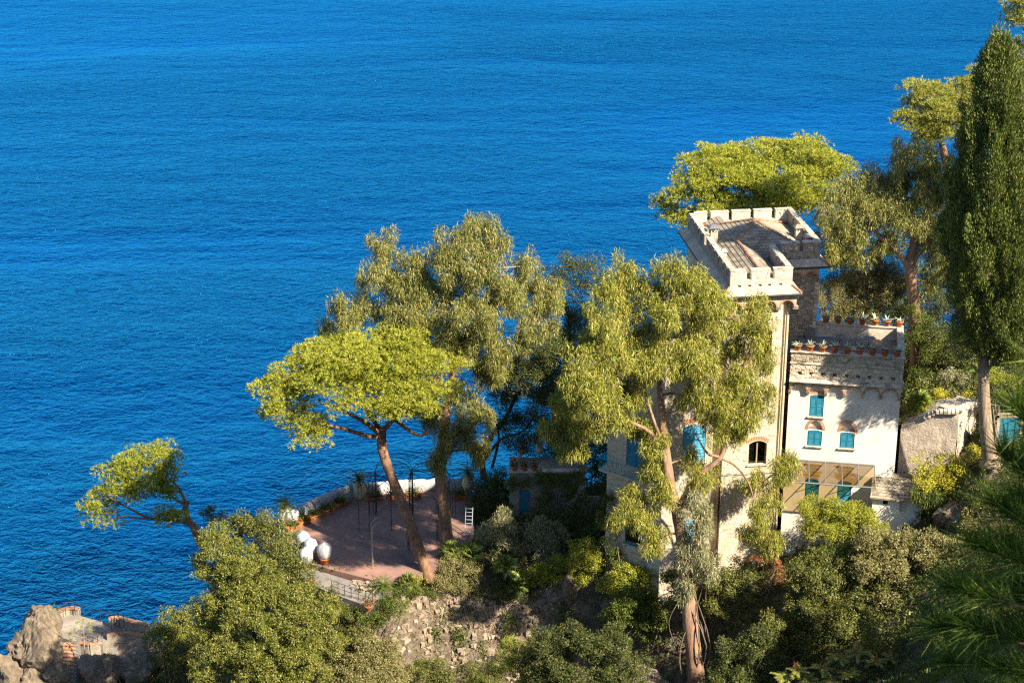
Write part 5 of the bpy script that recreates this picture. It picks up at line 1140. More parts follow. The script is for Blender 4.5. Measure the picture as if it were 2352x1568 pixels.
# pots wrapped in white film
WRAP = [(.05,0),(.30,.02),(.48,.25),(.58,.6),(.56,.95),(.42,1.2),(.22,1.32),(.10,1.42),(.05,1.44)]
POT = [(.26,0),(.30,.04),(.40,.42),(.46,.46),(.47,.54),(.44,.56),(.38,.53),(.36,.40)]
for u, v, lab in [(746,1294,'terracotta pot wrapped in white film, nearest to the lit patio edge'), (714,1284,'wrapped white pot in the middle of the row of three'), (697,1268,'wrapped white pot farthest back in the row of three'), (703,1305,'low white-wrapped pot half hidden by the holm oak')]:
    p = atz(u, v, PZ - (.4 if 'low' in lab else 0)); r = thing('wrapped_pot', p, lab, 'pot', 'pots wrapped in white film')
    MB().lathe(POT, tuple(p), 16).part('pot', M_['terracotta'], r, smooth=True)
    w0 = MB().lathe([(a*.98, b+.42) for a, b in WRAP], (0,0,0), 22); ph = random.random()*9
    for i, (x, y, z) in enumerate(w0.v):
        a = math.atan2(y, x); k = 1 + .07*math.sin(a*7+ph+z*3) + .05*math.sin(a*11-z*6); w0.v[i] = (x*k+p[0], y*k+p[1], z+p[2])
    w0.part('film_wrap', M_['plastic'], r, smooth=True)
# planter boxes with plants along the parapet
def plant_mass(parent, c, r, lm, n, fl=None):
    P, F = leaf_arrays(np.array(c) + rng.normal(size=(n,3))*np.array(r)*.55, rvec(n)+UP*.4, rng.uniform(.12,.22,n), rng.uniform(.06,.1,n)); np_part('foliage', P, F, lm, parent)
    if fl:
        k = max(10, n//7); P, F = leaf_arrays(np.array(c) + rng.normal(size=(k,3))*np.array(r)*.6 + np.array([0,0,r[2]*.4]), rvec(k), .1, .09); np_part('flowers', P, F, fl, parent)
def planter(u, v, z, L, ang, lab, fl=None):
    p = atz(u, v, z); Mx = Matrix.Translation(V(p)) @ RZ(ang); r = add('planter_box', None, None, Mx, lab, 'planter', 'planter boxes on the patio')
    mb = MB().raw([(-L/2,-.17,0),(L/2,-.17,0),(L/2,.17,0),(-L/2,.17,0),(-L/2-.04,-.21,.34),(L/2+.04,-.21,.34),(L/2+.04,.21,.34),(-L/2-.04,.21,.34)], [(0,3,2,1),(4,5,6,7),(0,1,5,4),(1,2,6,5),(2,3,7,6),(3,0,4,7)])
    mb.part('box', M_['terracotta'], r, Mx); MB().box(-L/2-.06, L/2+.06, -.23, -.17, .28, .36).box(-L/2-.06, L/2+.06, .17, .23, .28, .36).part('rim', M_['terracotta'], r, Mx)
    plant_mass(r, p + np.array([0,0,.5]), (L*.5,.32,.42), L_['ivy'], 420, fl)
for i, (u, v, lab) in enumerate([(672,1216,'terracotta planter box nearest the left urn'), (697,1203,'second planter box along the left parapet'), (724,1191,'third planter box along the left parapet'), (752,1178,'fourth planter box along the left parapet'), (782,1163,'planter box beside the middle urn')]):
    planter(u, v, PZ, 1.15, 42, lab, L_['redflower'] if i == 0 else None)
for i, (u, v, lab) in enumerate([(862,1150,'planter box with pink flowers right of the middle urn'), (905,1146,'planter box at the far side behind the pine trunk'), (950,1143,'dark planter box left of the eucalyptus trunk'), (1055,1146,'planter box at the right end of the far parapet')]):
    planter(u, v, PZ, 1.2, 2, lab, L_['flower'] if i == 0 else None)

# iron pergola: arches made of two uprights, rungs and a round top
def ladder_arch(name, lab, p0, ang, W, D, H, mat, cover=True):
    """a free-standing metal arch; W span, D depth of its ladder-like legs"""
    Mx = Matrix.Translation(V(p0)) @ RZ(ang); r = add(name, None, None, Mx, lab, 'pergola', 'iron pergola arches on the patio')
    def bar(pts, rad=.022, nm='bar'): MB().tube(pts, rad, 5).part(nm, M_[mat], r, Mx)
    for s in ((-1, 1) if cover else (-1,)):
        for d in (0, D*.5, D): bar([(s*W/2, d, 0), (s*W/2, d, H)], .024, 'upright')
        for z in (.55, 1.7, H-.3):
            bar([(s*W/2, d_, z) if 0 <= d_ <= D else (s*W/2, d_, z) for d_ in (0, D)], .018, 'rung')
            bar([(s*W/2, 0, z), (s*(W/2-.12), D*.5, z), (s*W/2, D, z)], .018, 'rung')
    for d in ((0, D) if cover else (0, D)):
        n = 12; a1 = 180 if cover else 75
        pts = [(-W/2*math.cos(R(a)), d, H + W/2*.8*math.sin(R(a))) for a in np.linspace(0, a1, n)]
        bar(pts, .024, 'arch')
    return r
ladder_arch('iron_arch', 'pale metal arch standing on the sunlit patio edge', atz(885,1304,PZ), 10, 1.9, .7, 3.3, 'rust', False)
for i, (u, v, ang, W, H, lab) in enumerate([(862,1220,5,2.6,3.6,'dark iron arch left of the pine trunk on the shaded patio'), (905,1185,-4,3.0,3.8,'dark iron arch at the far side of the patio behind the pine trunk'), (975,1262,20,2.4,3.6,'dark iron arch between the pine and eucalyptus trunks'), (985,1200,-10,3.2,3.8,'dark iron arch behind the eucalyptus trunk')]):
    ladder_arch('iron_arch', lab, atz(u, v, PZ), ang, W, .7, H, 'iron')
def big_hoop():
    c = atz(945, 1200, PZ); r = thing('iron_pergola_dome', c, 'wide dark iron hoops arching over the far side of the patio', 'pergola')
    for k, (a, W, dy) in enumerate([(0,7.0,1.6),(24,7.2,0),(-20,6.8,.6),(90,4.0,0)]):
        Mx = Matrix.Translation(V(c + np.array([0,dy,0]))) @ RZ(a); pts = [(-W/2*math.cos(R(t)), 0, 2.6 + 1.9*math.sin(R(t))) for t in np.linspace(0, 180, 22)]
        MB().tube([(-W/2,0,0)] + pts + [(W/2,0,0)], .025, 5).part('hoop', M_['iron'], r, Mx)
big_hoop()
# step ladder leaning by the garden edge
def ladder(name, lab, foot, top, w, rungs, mat, cat='ladder', rad=.03):
    f = np.array(foot); t = np.array(top); d = unit((t-f)[None])[0]; s = np.array([1.0,0,0]); s = unit((s - d*s.dot(d))[None])[0]
    r = thing(name, f, lab, cat)
    for k in (-.5, .5): MB().tube([f+s*w*k, t+s*w*k], rad, 6).part('rail', M_[mat], r)
    for i in range(rungs):
        q = f + (t-f)*((i+.6)/rungs); MB().tube([q-s*w*.5, q+s*w*.5], rad*.7, 6).part('rung', M_[mat], r)
M_['alu'] = solid('aluminium', (.6,.62,.64), (.5,.52,.54), 3, .4, 0, metal=.4)
ladder('step_ladder', 'aluminium ladder standing at the right edge of the patio', atz(1075,1232,PZ), atz(1075,1232,PZ)+np.array([.1,.8,2.2]), .55, 8, 'alu')
ladder('wooden_ladder', 'long wooden ladder leaning behind the cypress trunk', at(2302,1058,124.6), at(2288,935,126.2), .4, 9, 'wood')

# garden house: terrace above a blue door, stairs with white coping
def garden_house():
    p = atz(1240, 1210, PZ+.2); base = np.array([p[0], 138.6, PZ]); r = thing('garden_house', base, 'ivy-covered garden house with shaded blue door and roof terrace', 'garden house')
    Mx = Matrix.Translation((0, 139.2, 0)) @ Matrix.Identity(4)
    x0, x1 = at(1170,1100,139.2)[0], at(1345,1100,139.2)[0]; zt = at(1250,1085,139.2)[2]
    dx0, dx1 = at(1193,1150,139.2)[0], at(1217,1150,139.2)[0]; dz1 = at(1205,1125,139.2)[2]; dz0 = PZ+.2
    mb = MB(); cells(mb, x0, x1, PZ-1.5, zt, [(dx0, dx1, dz0, dz1)], 0, .4); mb.box(x0, x0+.4, .4, 3, PZ-1.5, zt); mb.box(x1-.4, x1, .4, 3, PZ-1.5, zt); mb.box(x0+.4, x1-.4, .4, 3, zt-.4, zt-.1)
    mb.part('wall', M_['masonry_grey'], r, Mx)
    d = MB().box(dx0, dx1, .12, .18, dz0, dz1).part('door', M_['blue'], r, Mx)
    for i in range(4): MB().box(dx0+.03+i*(dx1-dx0)/4, dx0+(i+1)*(dx1-dx0)/4-.01, .09, .118, dz0+.03, dz1-.03).part('door_board', M_['blue'], d, Mx)
    MB().box(x0-.1, x1+.1, -.12, .5, zt+.002, zt+.12).part('coping', M_['plaster'], r, Mx)
    # slanting white-coped stair wall on the terrace and another towards the villa
    a = at(1310,1160,137.4); b = at(1338,1118,138.8)
    mb = MB(); mb.hexa([(a[0]-.12,a[1],PZ-1),(a[0]+.12,a[1],PZ-1),(b[0]+.12,b[1],PZ-1),(b[0]-.12,b[1],PZ-1),(a[0]-.12,a[1],a[2]),(a[0]+.12,a[1],a[2]),(b[0]+.12,b[1],b[2]),(b[0]-.12,b[1],b[2])]); mb.part('stair_wall', M_['plaster'], r)
    MB().hexa([(a[0]-.17,a[1]-.05,a[2]+.01),(a[0]+.17,a[1]-.05,a[2]+.01),(b[0]+.17,b[1],b[2]+.01),(b[0]-.17,b[1],b[2]+.01),(a[0]-.17,a[1]-.05,a[2]+.1),(a[0]+.17,a[1]-.05,a[2]+.1),(b[0]+.17,b[1],b[2]+.1),(b[0]-.17,b[1],b[2]+.1)]).part('stair_coping', M_['whitecloth'], r)
    for i in range(9):
        f = i/9; q = a + (b-a)*f; MB().box(q[0]+.18, q[0]+1.5, q[1], q[1]+.3, PZ-1, q[2]-.75).part('step', M_['path'], r)
    a = at(1175,1075,140.5); b = at(1200,1040,142.5)
    MB().hexa([(a[0]-.1,a[1],zt),(a[0]+.1,a[1],zt),(b[0]+.1,b[1],zt),(b[0]-.1,b[1],zt),(a[0]-.1,a[1],a[2]),(a[0]+.1,a[1],a[2]),(b[0]+.1,b[1],b[2]),(b[0]-.1,b[1],b[2])]).part('terrace_wall', M_['plaster'], r)
    return zt
zt = garden_house()
for i, (u, lab) in enumerate([(1182,'left flower pot on the garden house coping'), (1205,'middle pink flower pot on the garden house coping'), (1228,'right pink flower pot on the garden house coping')]):
    q = at(u, 1082, 139.35); q[2] = zt+.12; r = thing('flower_pot', q, lab, 'flower pot', 'flower pots on the garden house'); MB().lathe([(a*.6, b*.7) for a, b in POT], tuple(q), 12).part('pot', M_['terracotta'], r, smooth=True)
    plant_mass(r, q + np.array([0,0,.6]), (.35,.3,.3), L_['ivy'], 160, L_['flower'])
q = at(1200,1040,142.5); r = thing('flower_pot', q, 'pink geranium pot high on the sloping terrace wall', 'flower pot', 'flower pots on the garden house'); MB().lathe([(a*.6, b*.7) for a, b in POT], tuple(q), 12).part('pot', M_['terracotta'], r, smooth=True); plant_mass(r, q + np.array([0,0,.6]), (.35,.3,.3), L_['dark'], 160, L_['flower'])
q = at(1238, 1075, 141.4); q[2] = zt-.1; r = thing('parasol', q, 'folded beige parasol on the garden house terrace', 'parasol')
MB().tube([q, q+np.array([0,0,3.1])], .03, 6).part('pole', M_['wood'], r); pr = MB().lathe([(.30,.8),(.26,1.2),(.16,2.2),(.06,3.0),(.02,3.05)], tuple(q), 12)
for i, (x, y, z) in enumerate(pr.v):
    a = math.atan2(y-q[1], x-q[0]); k = 1+.18*math.sin(a*6); pr.v[i] = (q[0]+(x-q[0])*k, q[1]+(y-q[1])*k, z)
pr.part('canopy', M_['parasol'], r, smooth=True)
# railing along the lower path and pots there
def railing(name, lab, pts, h, mat, posts, cat='railing', rad=.025, rails=(1.0,.5)):
    P = [np.array(p) for p in pts]; r = thing(name, P[0], lab, cat)
    seg = np.cumsum([0]+[np.linalg.norm(P[i+1]-P[i]) for i in range(len(P)-1)])
    for s in np.linspace(0, seg[-1], posts):
        q = np.array([np.interp(s, seg, [p[k] for p in P]) for k in range(3)]); MB().tube([q, q+np.array([0,0,h])], rad, 5).part('post', M_[mat], r)
    for f in rails: MB().tube([p + np.array([0,0,h*f]) for p in P], rad*.7, 5).part('rail', M_[mat], r)
railing('iron_railing', 'thin iron railing along the grey path below the patio', [atz(762,1358,PZ-.4), atz(800,1372,PZ-.4), atz(856,1386,PZ-.4)], .95, 'iron', 7)
for u, v, lab in [(715,1345,'dark potted plant beside the holm oak on the path'), (765,1380,'potted plant halfway along the path railing'), (845,1402,'terracotta pot of flowers at the end of the path railing')]:
    q = atz(u, v, PZ-.4); r = thing('potted_plant', q, lab, 'potted plant', 'potted plants along the lower path'); MB().lathe([(a*.7, b*.8) for a, b in POT], tuple(q), 12).part('pot', M_['terracotta'], r, smooth=True); plant_mass(r, q + np.array([0,0,.75]), (.45,.4,.5), L_['dark'], 220, L_['redflower'] if u > 800 else None)
q = atz(868, 1402, PZ-1); 
# flower bed at the foot of the umbrella pine
q = atz(950, 1338, PZ); r = thing('flower_bed', q, 'pink and lime flower clump beside the umbrella pine foot', 'flowers'); plant_mass(r, q + np.array([0,0,.25]), (.9,.5,.3), L_['lime'], 420, L_['flower'])

shrub('edge_shrub', 'dark shrub hiding the wall below the lit end of the patio', 'shrub', 126.8, [(905,1380,0,30,24),(885,1402,-.2,36,24),(840,1412,-.2,38,22),(935,1350,.3,24,18),(800,1412,-.2,30,20)], 'small', L_['ivy'], dens=1.2)
shrub('edge_shrub', 'leafy plants below the railing of the grey path', 'shrub', 126.6, [(790,1405,0,36,20),(750,1395,0,30,22),(810,1435,-.4,40,20)], 'small', L_['oak'], dens=1.2)
# ------------------------------------------------------------------ agave pots on the terrace
def agave_leaf(L):
    mb = MB(); n = 5; P = []
    for i in range(n):
        t = i/(n-1); w = .05*math.sin(math.pi*(.18+.8*t)); z = .8*L*t - .25*L*t*t; y = L*.55*t + .25*L*t*t
        P += [(-w,y,z+.012),(w,y,z+.012),(0,y,z-.012)]
    F = []
    for i in range(n-1):
        a = i*3; F += [(a,a+1,a+4,a+3),(a+1,a+2,a+5,a+4),(a+2,a,a+3,a+5)]
    return mb.raw(P, F).mesh('leaf', L_['agave'])
AG = [agave_leaf(.5), agave_leaf(.42), agave_leaf(.58)]
APOT = MB().lathe([(.17,0),(.19,.03),(.25,.34),(.29,.35),(.30,.44),(.27,.45),(.25,.40),(.23,.38)], n=16).mesh('pot', M_['terracotta'], True)
ASOIL = MB().lathe([(.24,.37),(.24,.385)], n=12).mesh('soil', M_['soil'])
ORD = ['first','second','third','fourth','fifth','sixth','seventh','eighth','ninth']
def agave(Mx, lab, grp, s):
    r = add('agave_pot', None, None, Mx @ Matrix.Scale(s, 4), lab, 'potted agave', grp); W_ = WM[r.name]
    add('pot', APOT, r, W_); add('soil', ASOIL, r, W_); nl = random.randint(9, 12)
    for i in range(nl):
        add('leaf', random.choice(AG), r, W_ @ T3(0,0,.38) @ RZ(i*137.5+random.uniform(-15,15)) @ Matrix.Rotation(R(random.uniform(-28,22)), 4, 'X') @ Matrix.Scale(random.uniform(.8,1.15), 4))
for i in range(9): agave(WG @ T3(.45+i*.88, -.05, WT+.1), f'{ORD[i]} agave pot from the drainpipe on the front parapet of the terrace', 'agave pots on the front parapet', 1.0)
for i in range(7): agave(WG @ T3(2.35+i*.9, WD-.17, WT+.1), f'{ORD[i]} agave pot from the tower on the back parapet of the terrace', 'agave pots on the back parapet', 1.0)
def table(x, y, lab):
    Mx = WG @ T3(x, y, FLZ+.004); r = add('round_table', None, None, Mx, lab, 'table', 'tables on the terrace')
    MB().lathe([(.42,.72),(.44,.735),(.42,.75)], n=22).part('table_top', M_['metal'], r, Mx); 
    for a in (0,120,240): MB().tube([(.3*math.cos(R(a)),.3*math.sin(R(a)),0),(.05*math.cos(R(a)),.05*math.sin(R(a)),.4),(.25*math.cos(R(a)),.25*math.sin(R(a)),.71)], .018, 5).part('leg', M_['iron'], r, Mx)
table(3.5, 4.0, 'round grey table on the terrace nearer the tower'); table(5.6, 3.9, 'round grey table on the terrace nearer the side parapet')
Mx = WG @ T3(4.6, 3.4, FLZ+.004); r = add('parasol_stand', None, None, Mx, 'round parasol base with short pole between the two terrace tables', 'parasol base'); MB().lathe([(.36,0),(.38,.05),(.33,.09),(.06,.11)], n=18).part('base', M_['coping'], r, Mx); MB().tube([(0,0,.1),(0,0,.75)], .025, 6).part('pole', M_['metal'], r, Mx)

# ------------------------------------------------------------------ retaining wall, shed
def rough_slab(M, x0, x1, z0, z1top, th, mat, parent, name, amp=.08, step=.35):
    nx = int((x1-x0)/step)+2; nz = 16; V_ = []
    for j in range(nz):
        for i in range(nx):
            f = i/(nx-1); x = x0+(x1-x0)*f; zt_ = z1top(f); z = z0+(zt_-z0)*j/(nz-1)
            V_.append((x, -amp*2*(fbm(x*1.3+7, z*1.3)-.5) - .12*(1-j/(nz-1)), z))
    n0 = len(V_); V_ += [(x0+(x1-x0)*i/(nx-1), th, z1top(i/(nx-1))) for i in range(nx)]
    F = [(j*nx+i, j*nx+i+1, (j+1)*nx+i+1, (j+1)*nx+i) for j in range(nz-1) for i in range(nx-1)] + [((nz-1)*nx+i, (nz-1)*nx+i+1, n0+i+1, n0+i) for i in range(nx-1)]
    return MB().raw(V_, F).part(name, M_[mat], parent, M)
a = at(2068, 1010, 128.4); b = at(2198, 1010, 127.4); yaw = math.atan2(b[1]-a[1], b[0]-a[0]); RL = math.hypot(b[0]-a[0], b[1]-a[1])
RW = Matrix.Translation((a[0], a[1], 0)) @ Matrix.Rotation(yaw, 4, 'Z')
rw = add('retaining_wall', None, None, RW @ T3(0,0,27), 'rough stone retaining wall with pale coping right of the villa', 'retaining wall')
zr = lambda f: at(2068+130*f, 985-38*min(1, f*1.6), 128.4-f)[2]
M_['rubble'] = solid('rubble_render', (.60,.51,.40), (.36,.29,.22), 2.2, .95, .09, 6, c3=(.42,.35,.27), s3=.5)
rough_slab(RW, 0, RL, 25.2, zr, 2.5, 'rubble', rw, 'wall_face')
RW2 = RW @ T3(RL, .05, 0) @ RZ(62); rough_slab(RW2, 0, 2.6, 25.5, lambda f: zr(1), 1.6, 'rubble', rw, 'return_face')
for i in range(9):
    f0 = .38+.62*i/9; f1 = .38+.62*(i+1)/9
    add('coping_stone', random.choice(STP), rw, RW @ T3(RL*(f0+f1)/2, .05+random.uniform(-.04,.04), zr((f0+f1)/2)+.06) @ Matrix.Diagonal((RL*(f1-f0)-.03, .6, .2*random.uniform(.8,1.25), 1)))
for i in range(4): add('coping_stone', random.choice(STP), rw, RW2 @ T3(.35+i*.62, .1, zr(1)+.06) @ Matrix.Diagonal((.58, .6, .2, 1)))
q = RW2 @ Vector((.35,-.12,zr(1)-1.15)); r = thing('wall_lamp', q, 'small white wall lamp on the return of the retaining wall', 'lamp'); MB().lathe([(.05,-.02),(.12,.03),(.14,.12),(.08,.2),(.02,.22)], tuple(q), 10).part('globe', M_['lamp'], r, smooth=True); MB().box(q.x-.04,q.x+.04,q.y,q.y+.15,q.z+.2,q.z+.26).part('bracket', M_['iron'], r)
q = at(2318, 1000, 126.6); r = thing('blue_garden_door', q - np.array([0,0,1.3]), 'dark blue garden door in the rock behind the wooden ladder', 'door')
MB().box(q[0]-.75, q[0]+.75, q[1], q[1]+.08, q[2]-1.3, q[2]+1.4).part('door_leaf', M_['blue'], r)
MB().box(q[0]-.95, q[0]-.752, q[1]-.05, q[1]+.3, q[2]-1.3, q[2]+1.6).box(q[0]+.752, q[0]+.95, q[1]-.05, q[1]+.3, q[2]-1.3, q[2]+1.6).box(q[0]-.95, q[0]+.95, q[1]-.05, q[1]+.3, q[2]+1.402, q[2]+1.65).part('surround', M_['rubble'], r)
MB().tube([q+np.array([.5,-.1,-1.2]), q+np.array([.5,-.1,1.1])], .03, 5).part('pipe', M_['turq'], r)
# shed
sa = at(2003, 1170, 126.0); sb = at(2118, 1170, 125.2); SY = math.atan2(sb[1]-sa[1], sb[0]-sa[0]); SL = math.hypot(sb[0]-sa[0], sb[1]-sa[1])
SM = Matrix.Translation((sa[0], sa[1], 0)) @ Matrix.Rotation(SY, 4, 'Z'); sz0, sz1 = 23.2, at(2060, 1147, 125.6)[2]
shed = add('shed', None, None, SM @ T3(0,0,sz0), 'small lean-to shed with slatted stone roof at the right foot of the villa', 'shed')
mb = MB(); cells(mb, 0, SL, sz0-1, sz1, [(.75,1.1,sz1-.5,sz1-.12),(1.95,2.5,sz1-1.0,sz1-.15)], 0, .25); mb.box(0,.25,.25,2.2,sz0-1,sz1+.3); mb.box(SL-.25,SL,.25,2.2,sz0-1,sz1+.3); mb.part('wall', M_['facade'], shed, SM)
MB().box(.75,1.1,.12,.16,sz1-.5,sz1-.12).part('window', M_['dark'], shed, SM); MB().box(1.95,2.5,.1,.16,sz1-1.0,sz1-.15).part('shutter', M_['plaster'], shed, SM)
sroof = MB().hexa([(-.15,-.3,sz1),(SL+.2,-.3,sz1),(SL+.2,2.3,sz1+.95),(-.15,2.3,sz1+.95),(-.15,-.3,sz1+.06),(SL+.2,-.3,sz1+.06),(SL+.2,2.3,sz1+1.01),(-.15,2.3,sz1+1.01)]).part('roof', M_['skirt'], shed, SM)
sa_ = math.atan2(.95, 2.6)
for r_ in range(9):
    for c_ in range(8):
        x = -.15 + (SL+.35)*(c_+.5+(.25 if r_ % 2 else -.05))/8.2; y = -.25+r_*.29
        add('shingle', random.choice(slate_me), sroof, SM @ T3(x, y+.1, sz1+.08+(y+.3)*.365) @ Matrix.Rotation(sa_, 4, 'X') @ Matrix.Diagonal(((SL+.3)/4.1, 1.0, 1.2, 1)))
# ------------------------------------------------------------------ rocks, shore platform
def rock_obj(name, label, u, v, Y, ru, rv, ry, seed, mat='boulder', cat='rock', group='boulders on the shore', kind=None, amp=.32, sub=26, base=None):
    c = at(u, v, Y) if base is None else np.array(base); s = ppm(c); rx, rz = ru/s, rv/s
    nth, nph = sub, sub//2; V_ = []; 
    th = np.linspace(0, 2*math.pi, nth, endpoint=False); ph = np.linspace(-math.pi/2, math.pi/2, nph)
    rs = np.random.default_rng(seed); pl = unit(rs.normal(size=(16,3))); hh = rs.uniform(.62, 1.0, 16)
    for p in ph:
        for t in th:
            d = np.array([math.cos(p)*math.cos(t), math.cos(p)*math.sin(t), math.sin(p)])
            k = min(1.25, float(np.min(hh/np.maximum(pl@d, 1e-3))))            # cut by planes: flat faces and sharp arrises
            k *= 1 + amp*.9*(fbm(d[0]*2+seed*7.3+d[2]*1.7, d[1]*2+seed*3.1-d[2]*2.2, seed, 5)-.5)
            k += .16*(vnoise(d[0]*5+seed, d[1]*5+d[2]*6, seed+9)-.5) + .10*(vnoise(d[0]*13+seed, d[1]*13+d[2]*12, seed+3)-.5)
            V_.append(c + d*k*1.12*np.array([rx, ry, rz]))
    F = [(j*nth+i, j*nth+(i+1) % nth, (j+1)*nth+(i+1) % nth, (j+1)*nth+i) for j in range(nph-1) for i in range(nth)]
    mb = MB().raw(V_, F)
    return add(name, mb.mesh(name, M_[mat], False, c), None, Matrix.Translation(V(c)), label, cat, group)
rock_obj('sea_stack', 'tall jagged rock rising at the seaward end of the shore platform', 95, 1450, 141.5, 46, 64, 2.0, 3, sub=56)
rock_obj('boulder', 'dark upright rock under the shore platform in shade', 75, 1505, 139.6, 56, 60, 2.2, 5, sub=52)
rock_obj('boulder', 'sunlit cream boulder at the bottom left beside the brick steps', 125, 1548, 137.6, 36, 26, 1.2, 8, sub=44, amp=.25)
rock_obj('boulder', 'sunlit boulder in the bottom left corner', 15, 1560, 138.2, 46, 56, 2.2, 11, sub=52)
rock_obj('boulder', 'shadowed rock between the cream boulder and the steps', 70, 1570, 137.4, 40, 34, 1.6, 14, sub=40)
rock_obj('cliff_rock', 'shaded rock face under the shore path wall', 330, 1530, 137, 60, 50, 2.0, 17, 'rock', sub=48)
rock_obj('cliff_rock', 'overhanging rock beside the dark hollow under the wall', 235, 1545, 136.2, 44, 44, 1.4, 19, 'rock', sub=44)
rock_obj('cliff_rock', 'rock outcrop on the slope at the bottom edge left of the long trunk', 1485, 1585, 119, 46, 40, 1.6, 23, 'rock', group='outcrops on the slope', sub=44)
rock_obj('cliff_rock', 'pale rock pillar at the cliff corner below the ivy mound', 1310, 1365, 130.2, 18, 38, .9, 27, 'boulder', group='outcrops on the slope', sub=40)
rock_obj('cliff_rock', 'sunlit rock ledge under the foot of the cypress', 2310, 1100, 123.2, 60, 28, 1.8, 29, 'boulder', group='outcrops on the slope', sub=44)
rock_obj('cliff_rock', 'pale rock between the shed and the pine branch', 2190, 1190, 123, 46, 40, 1.5, 31, 'boulder', group='outcrops on the slope', sub=44)
rock_obj('cliff_rock', 'narrow shaded rock rib below the path at the tower foot', 1835, 1420, 122.6, 14, 60, .8, 37, 'rock', group='outcrops on the slope', sub=40)
# centre cliff: rough rock wall facing the camera under the garden
def cliff():
    us = np.linspace(905, 1330, 150); V_ = []; nz = 80
    for j in range(nz):
        for u in us:
            f = j/(nz-1); top = np.interp(u, [905,950,1050,1150,1230,1290,1330], [1398,1376,1372,1378,1368,1340,1352])
            v = top + (1580-top)*f; Y = 131.2 - 1.6*f + .9*(fbm(u*.02, f*5, 2)-.5)*2 + .5*(fbm(u*.07+f*3, f*12, 6)-.5)*2 + .45*round(2.2*vnoise(u*.045+f*2, f*9, 21))*.5 + .25*(vnoise(u*.2, f*34, 8)-.5) + (.8 if j == 0 else 0)
            V_.append(at(u, v, Y))
    n = len(us); F = [(j*n+i, (j+1)*n+i, (j+1)*n+i+1, j*n+i+1) for j in range(nz-1) for i in range(n-1)]
    V_ = np.array(V_)
    # the mass behind the face
    back = V_[:n] + np.array([0, 2.2, -.15]); k = len(V_); V2 = np.concatenate([V_, back]); F += [(i, i+1, k+i+1, k+i) for i in range(n-1)]
    add('cliff', np_mesh('cliff', V2, np.array(F), M_['cliff'], False), kind='structure', label='sunlit rough rock cliff below the terrace garden')
M_['cliff'] = solid('cliff_rock', (.46,.36,.26), (.15,.11,.08), 2.4, .96, .22, 4.5, c3=(.20,.15,.10), s3=.7)
cliff()
# dry stalks and vines hanging on the cliff
def vines():
    n = 2600; u = rng.uniform(925, 1310, n); f = rng.random(n)**.8; top = np.interp(u, [905,950,1050,1150,1230,1290,1330], [1398,1376,1372,1378,1368,1340,1352])
    v = top + 5 + (1560-top)*f; C = np.array([at(a, b, 130.6-1.6*g) for a, b, g in zip(u, v, f)])
    P, F = leaf_arrays(C, np.stack([rng.normal(size=n)*.6, -np.abs(rng.normal(size=n))*.4, -.3+rng.normal(size=n)*.6], 1), rng.uniform(.25,1.0,n), rng.uniform(.025,.05,n))
    m = 2600; x = rng.uniform(-16, 5, m); y = rng.uniform(123.5, 131.5, m); C2 = np.stack([x, y, gz(x, y)], 1)
    P2, F2 = leaf_arrays(C2, rvec(m) + np.array([0,-.5,.3]), rng.uniform(.25,.8,m), rng.uniform(.025,.05,m)); P, F = join([(P, F), (P2, F2)])
    add('dry_stalks', np_mesh('dry_stalks', P, F, L_['dry']), kind='stuff', label='dry stalks and twigs clinging to the cliff')
    parts = []
    for uu, v0, v1, w_ in [(1055,1440,1568,14),(1110,1470,1568,10),(1170,1400,1500,16),(1290,1380,1480,16),(1320,1400,1500,30),(1000,1440,1480,14),(1235,1460,1540,30)]:
        n = int((v1-v0)*w_*.35); u = uu + rng.normal(size=n)*w_*.6; v = rng.uniform(v0, v1, n); C = np.array([at(a, b, 129.9-1.4*(b-1380)/200) for a, b in zip(u, v)])
        parts.append(leaf_arrays(C, rvec(n) + np.array([0,-.6,-.2]), rng.uniform(.12,.2,n), rng.uniform(.08,.12,n)))
    m = 5000; x = rng.uniform(-16, 5, m); y = rng.uniform(123, 131.8, m); q = fbm(x*.6+4, y*.6, 31) > .52; x, y = x[q], y[q]; m = len(x)
    parts.append(leaf_arrays(np.stack([x, y, gz(x, y) + rng.random(m)*.35], 1), rvec(m) + np.array([0,-.4,.3]), rng.uniform(.12,.24,m), rng.uniform(.08,.13,m)))
    P, F = join(parts); add('cliff_ivy', np_mesh('cliff_ivy', P, F, L_['ivy']), kind='stuff', label='ivy streaks hanging down the cliff face')
vines()
# broken stones standing out of the cliff and banks (too many to pick apart)
def rubble():
    mb = MB(); n = 2600
    spots = []
    for k in range(1700):
        u = random.uniform(915, 1325); f = random.random()**1.2; top = np.interp(u, [905,950,1050,1150,1230,1290,1330], [1398,1376,1372,1378,1368,1340,1352])
        spots.append(at(u, top + (1570-top)*f, 131.1 - 1.6*f + .9*(fbm(u*.02, f*5, 2)-.5)*2))
    for k in range(1500):
        x = random.uniform(-16, 4); y = random.uniform(124.5, 131.5); spots.append(np.array([x, y, float(gz(x, y))]))
    for p in spots:
        s = random.uniform(.10, .5)*np.array([random.uniform(.7,1.6), random.uniform(.6,1.2), random.uniform(.5,1.1)]); a = random.uniform(0, 6.28); ca, sa = math.cos(a), math.sin(a)
        P = []
        for z in (-.5, .5):
            for xx, yy in ((-.5,-.5),(.5,-.5),(.5,.5),(-.5,.5)):
                v = np.array([xx, yy, z])*s*np.array([random.uniform(.6,1.2) for _ in range(3)]); P.append((p[0]+v[0]*ca-v[1]*sa, p[1]+v[0]*sa+v[1]*ca, p[2]+v[2]))
        mb.hexa(P)
    add('rubble', mb.mesh('rubble', M_['rubble_stone']), kind='stuff', label='broken stones standing out of the cliff and bank')
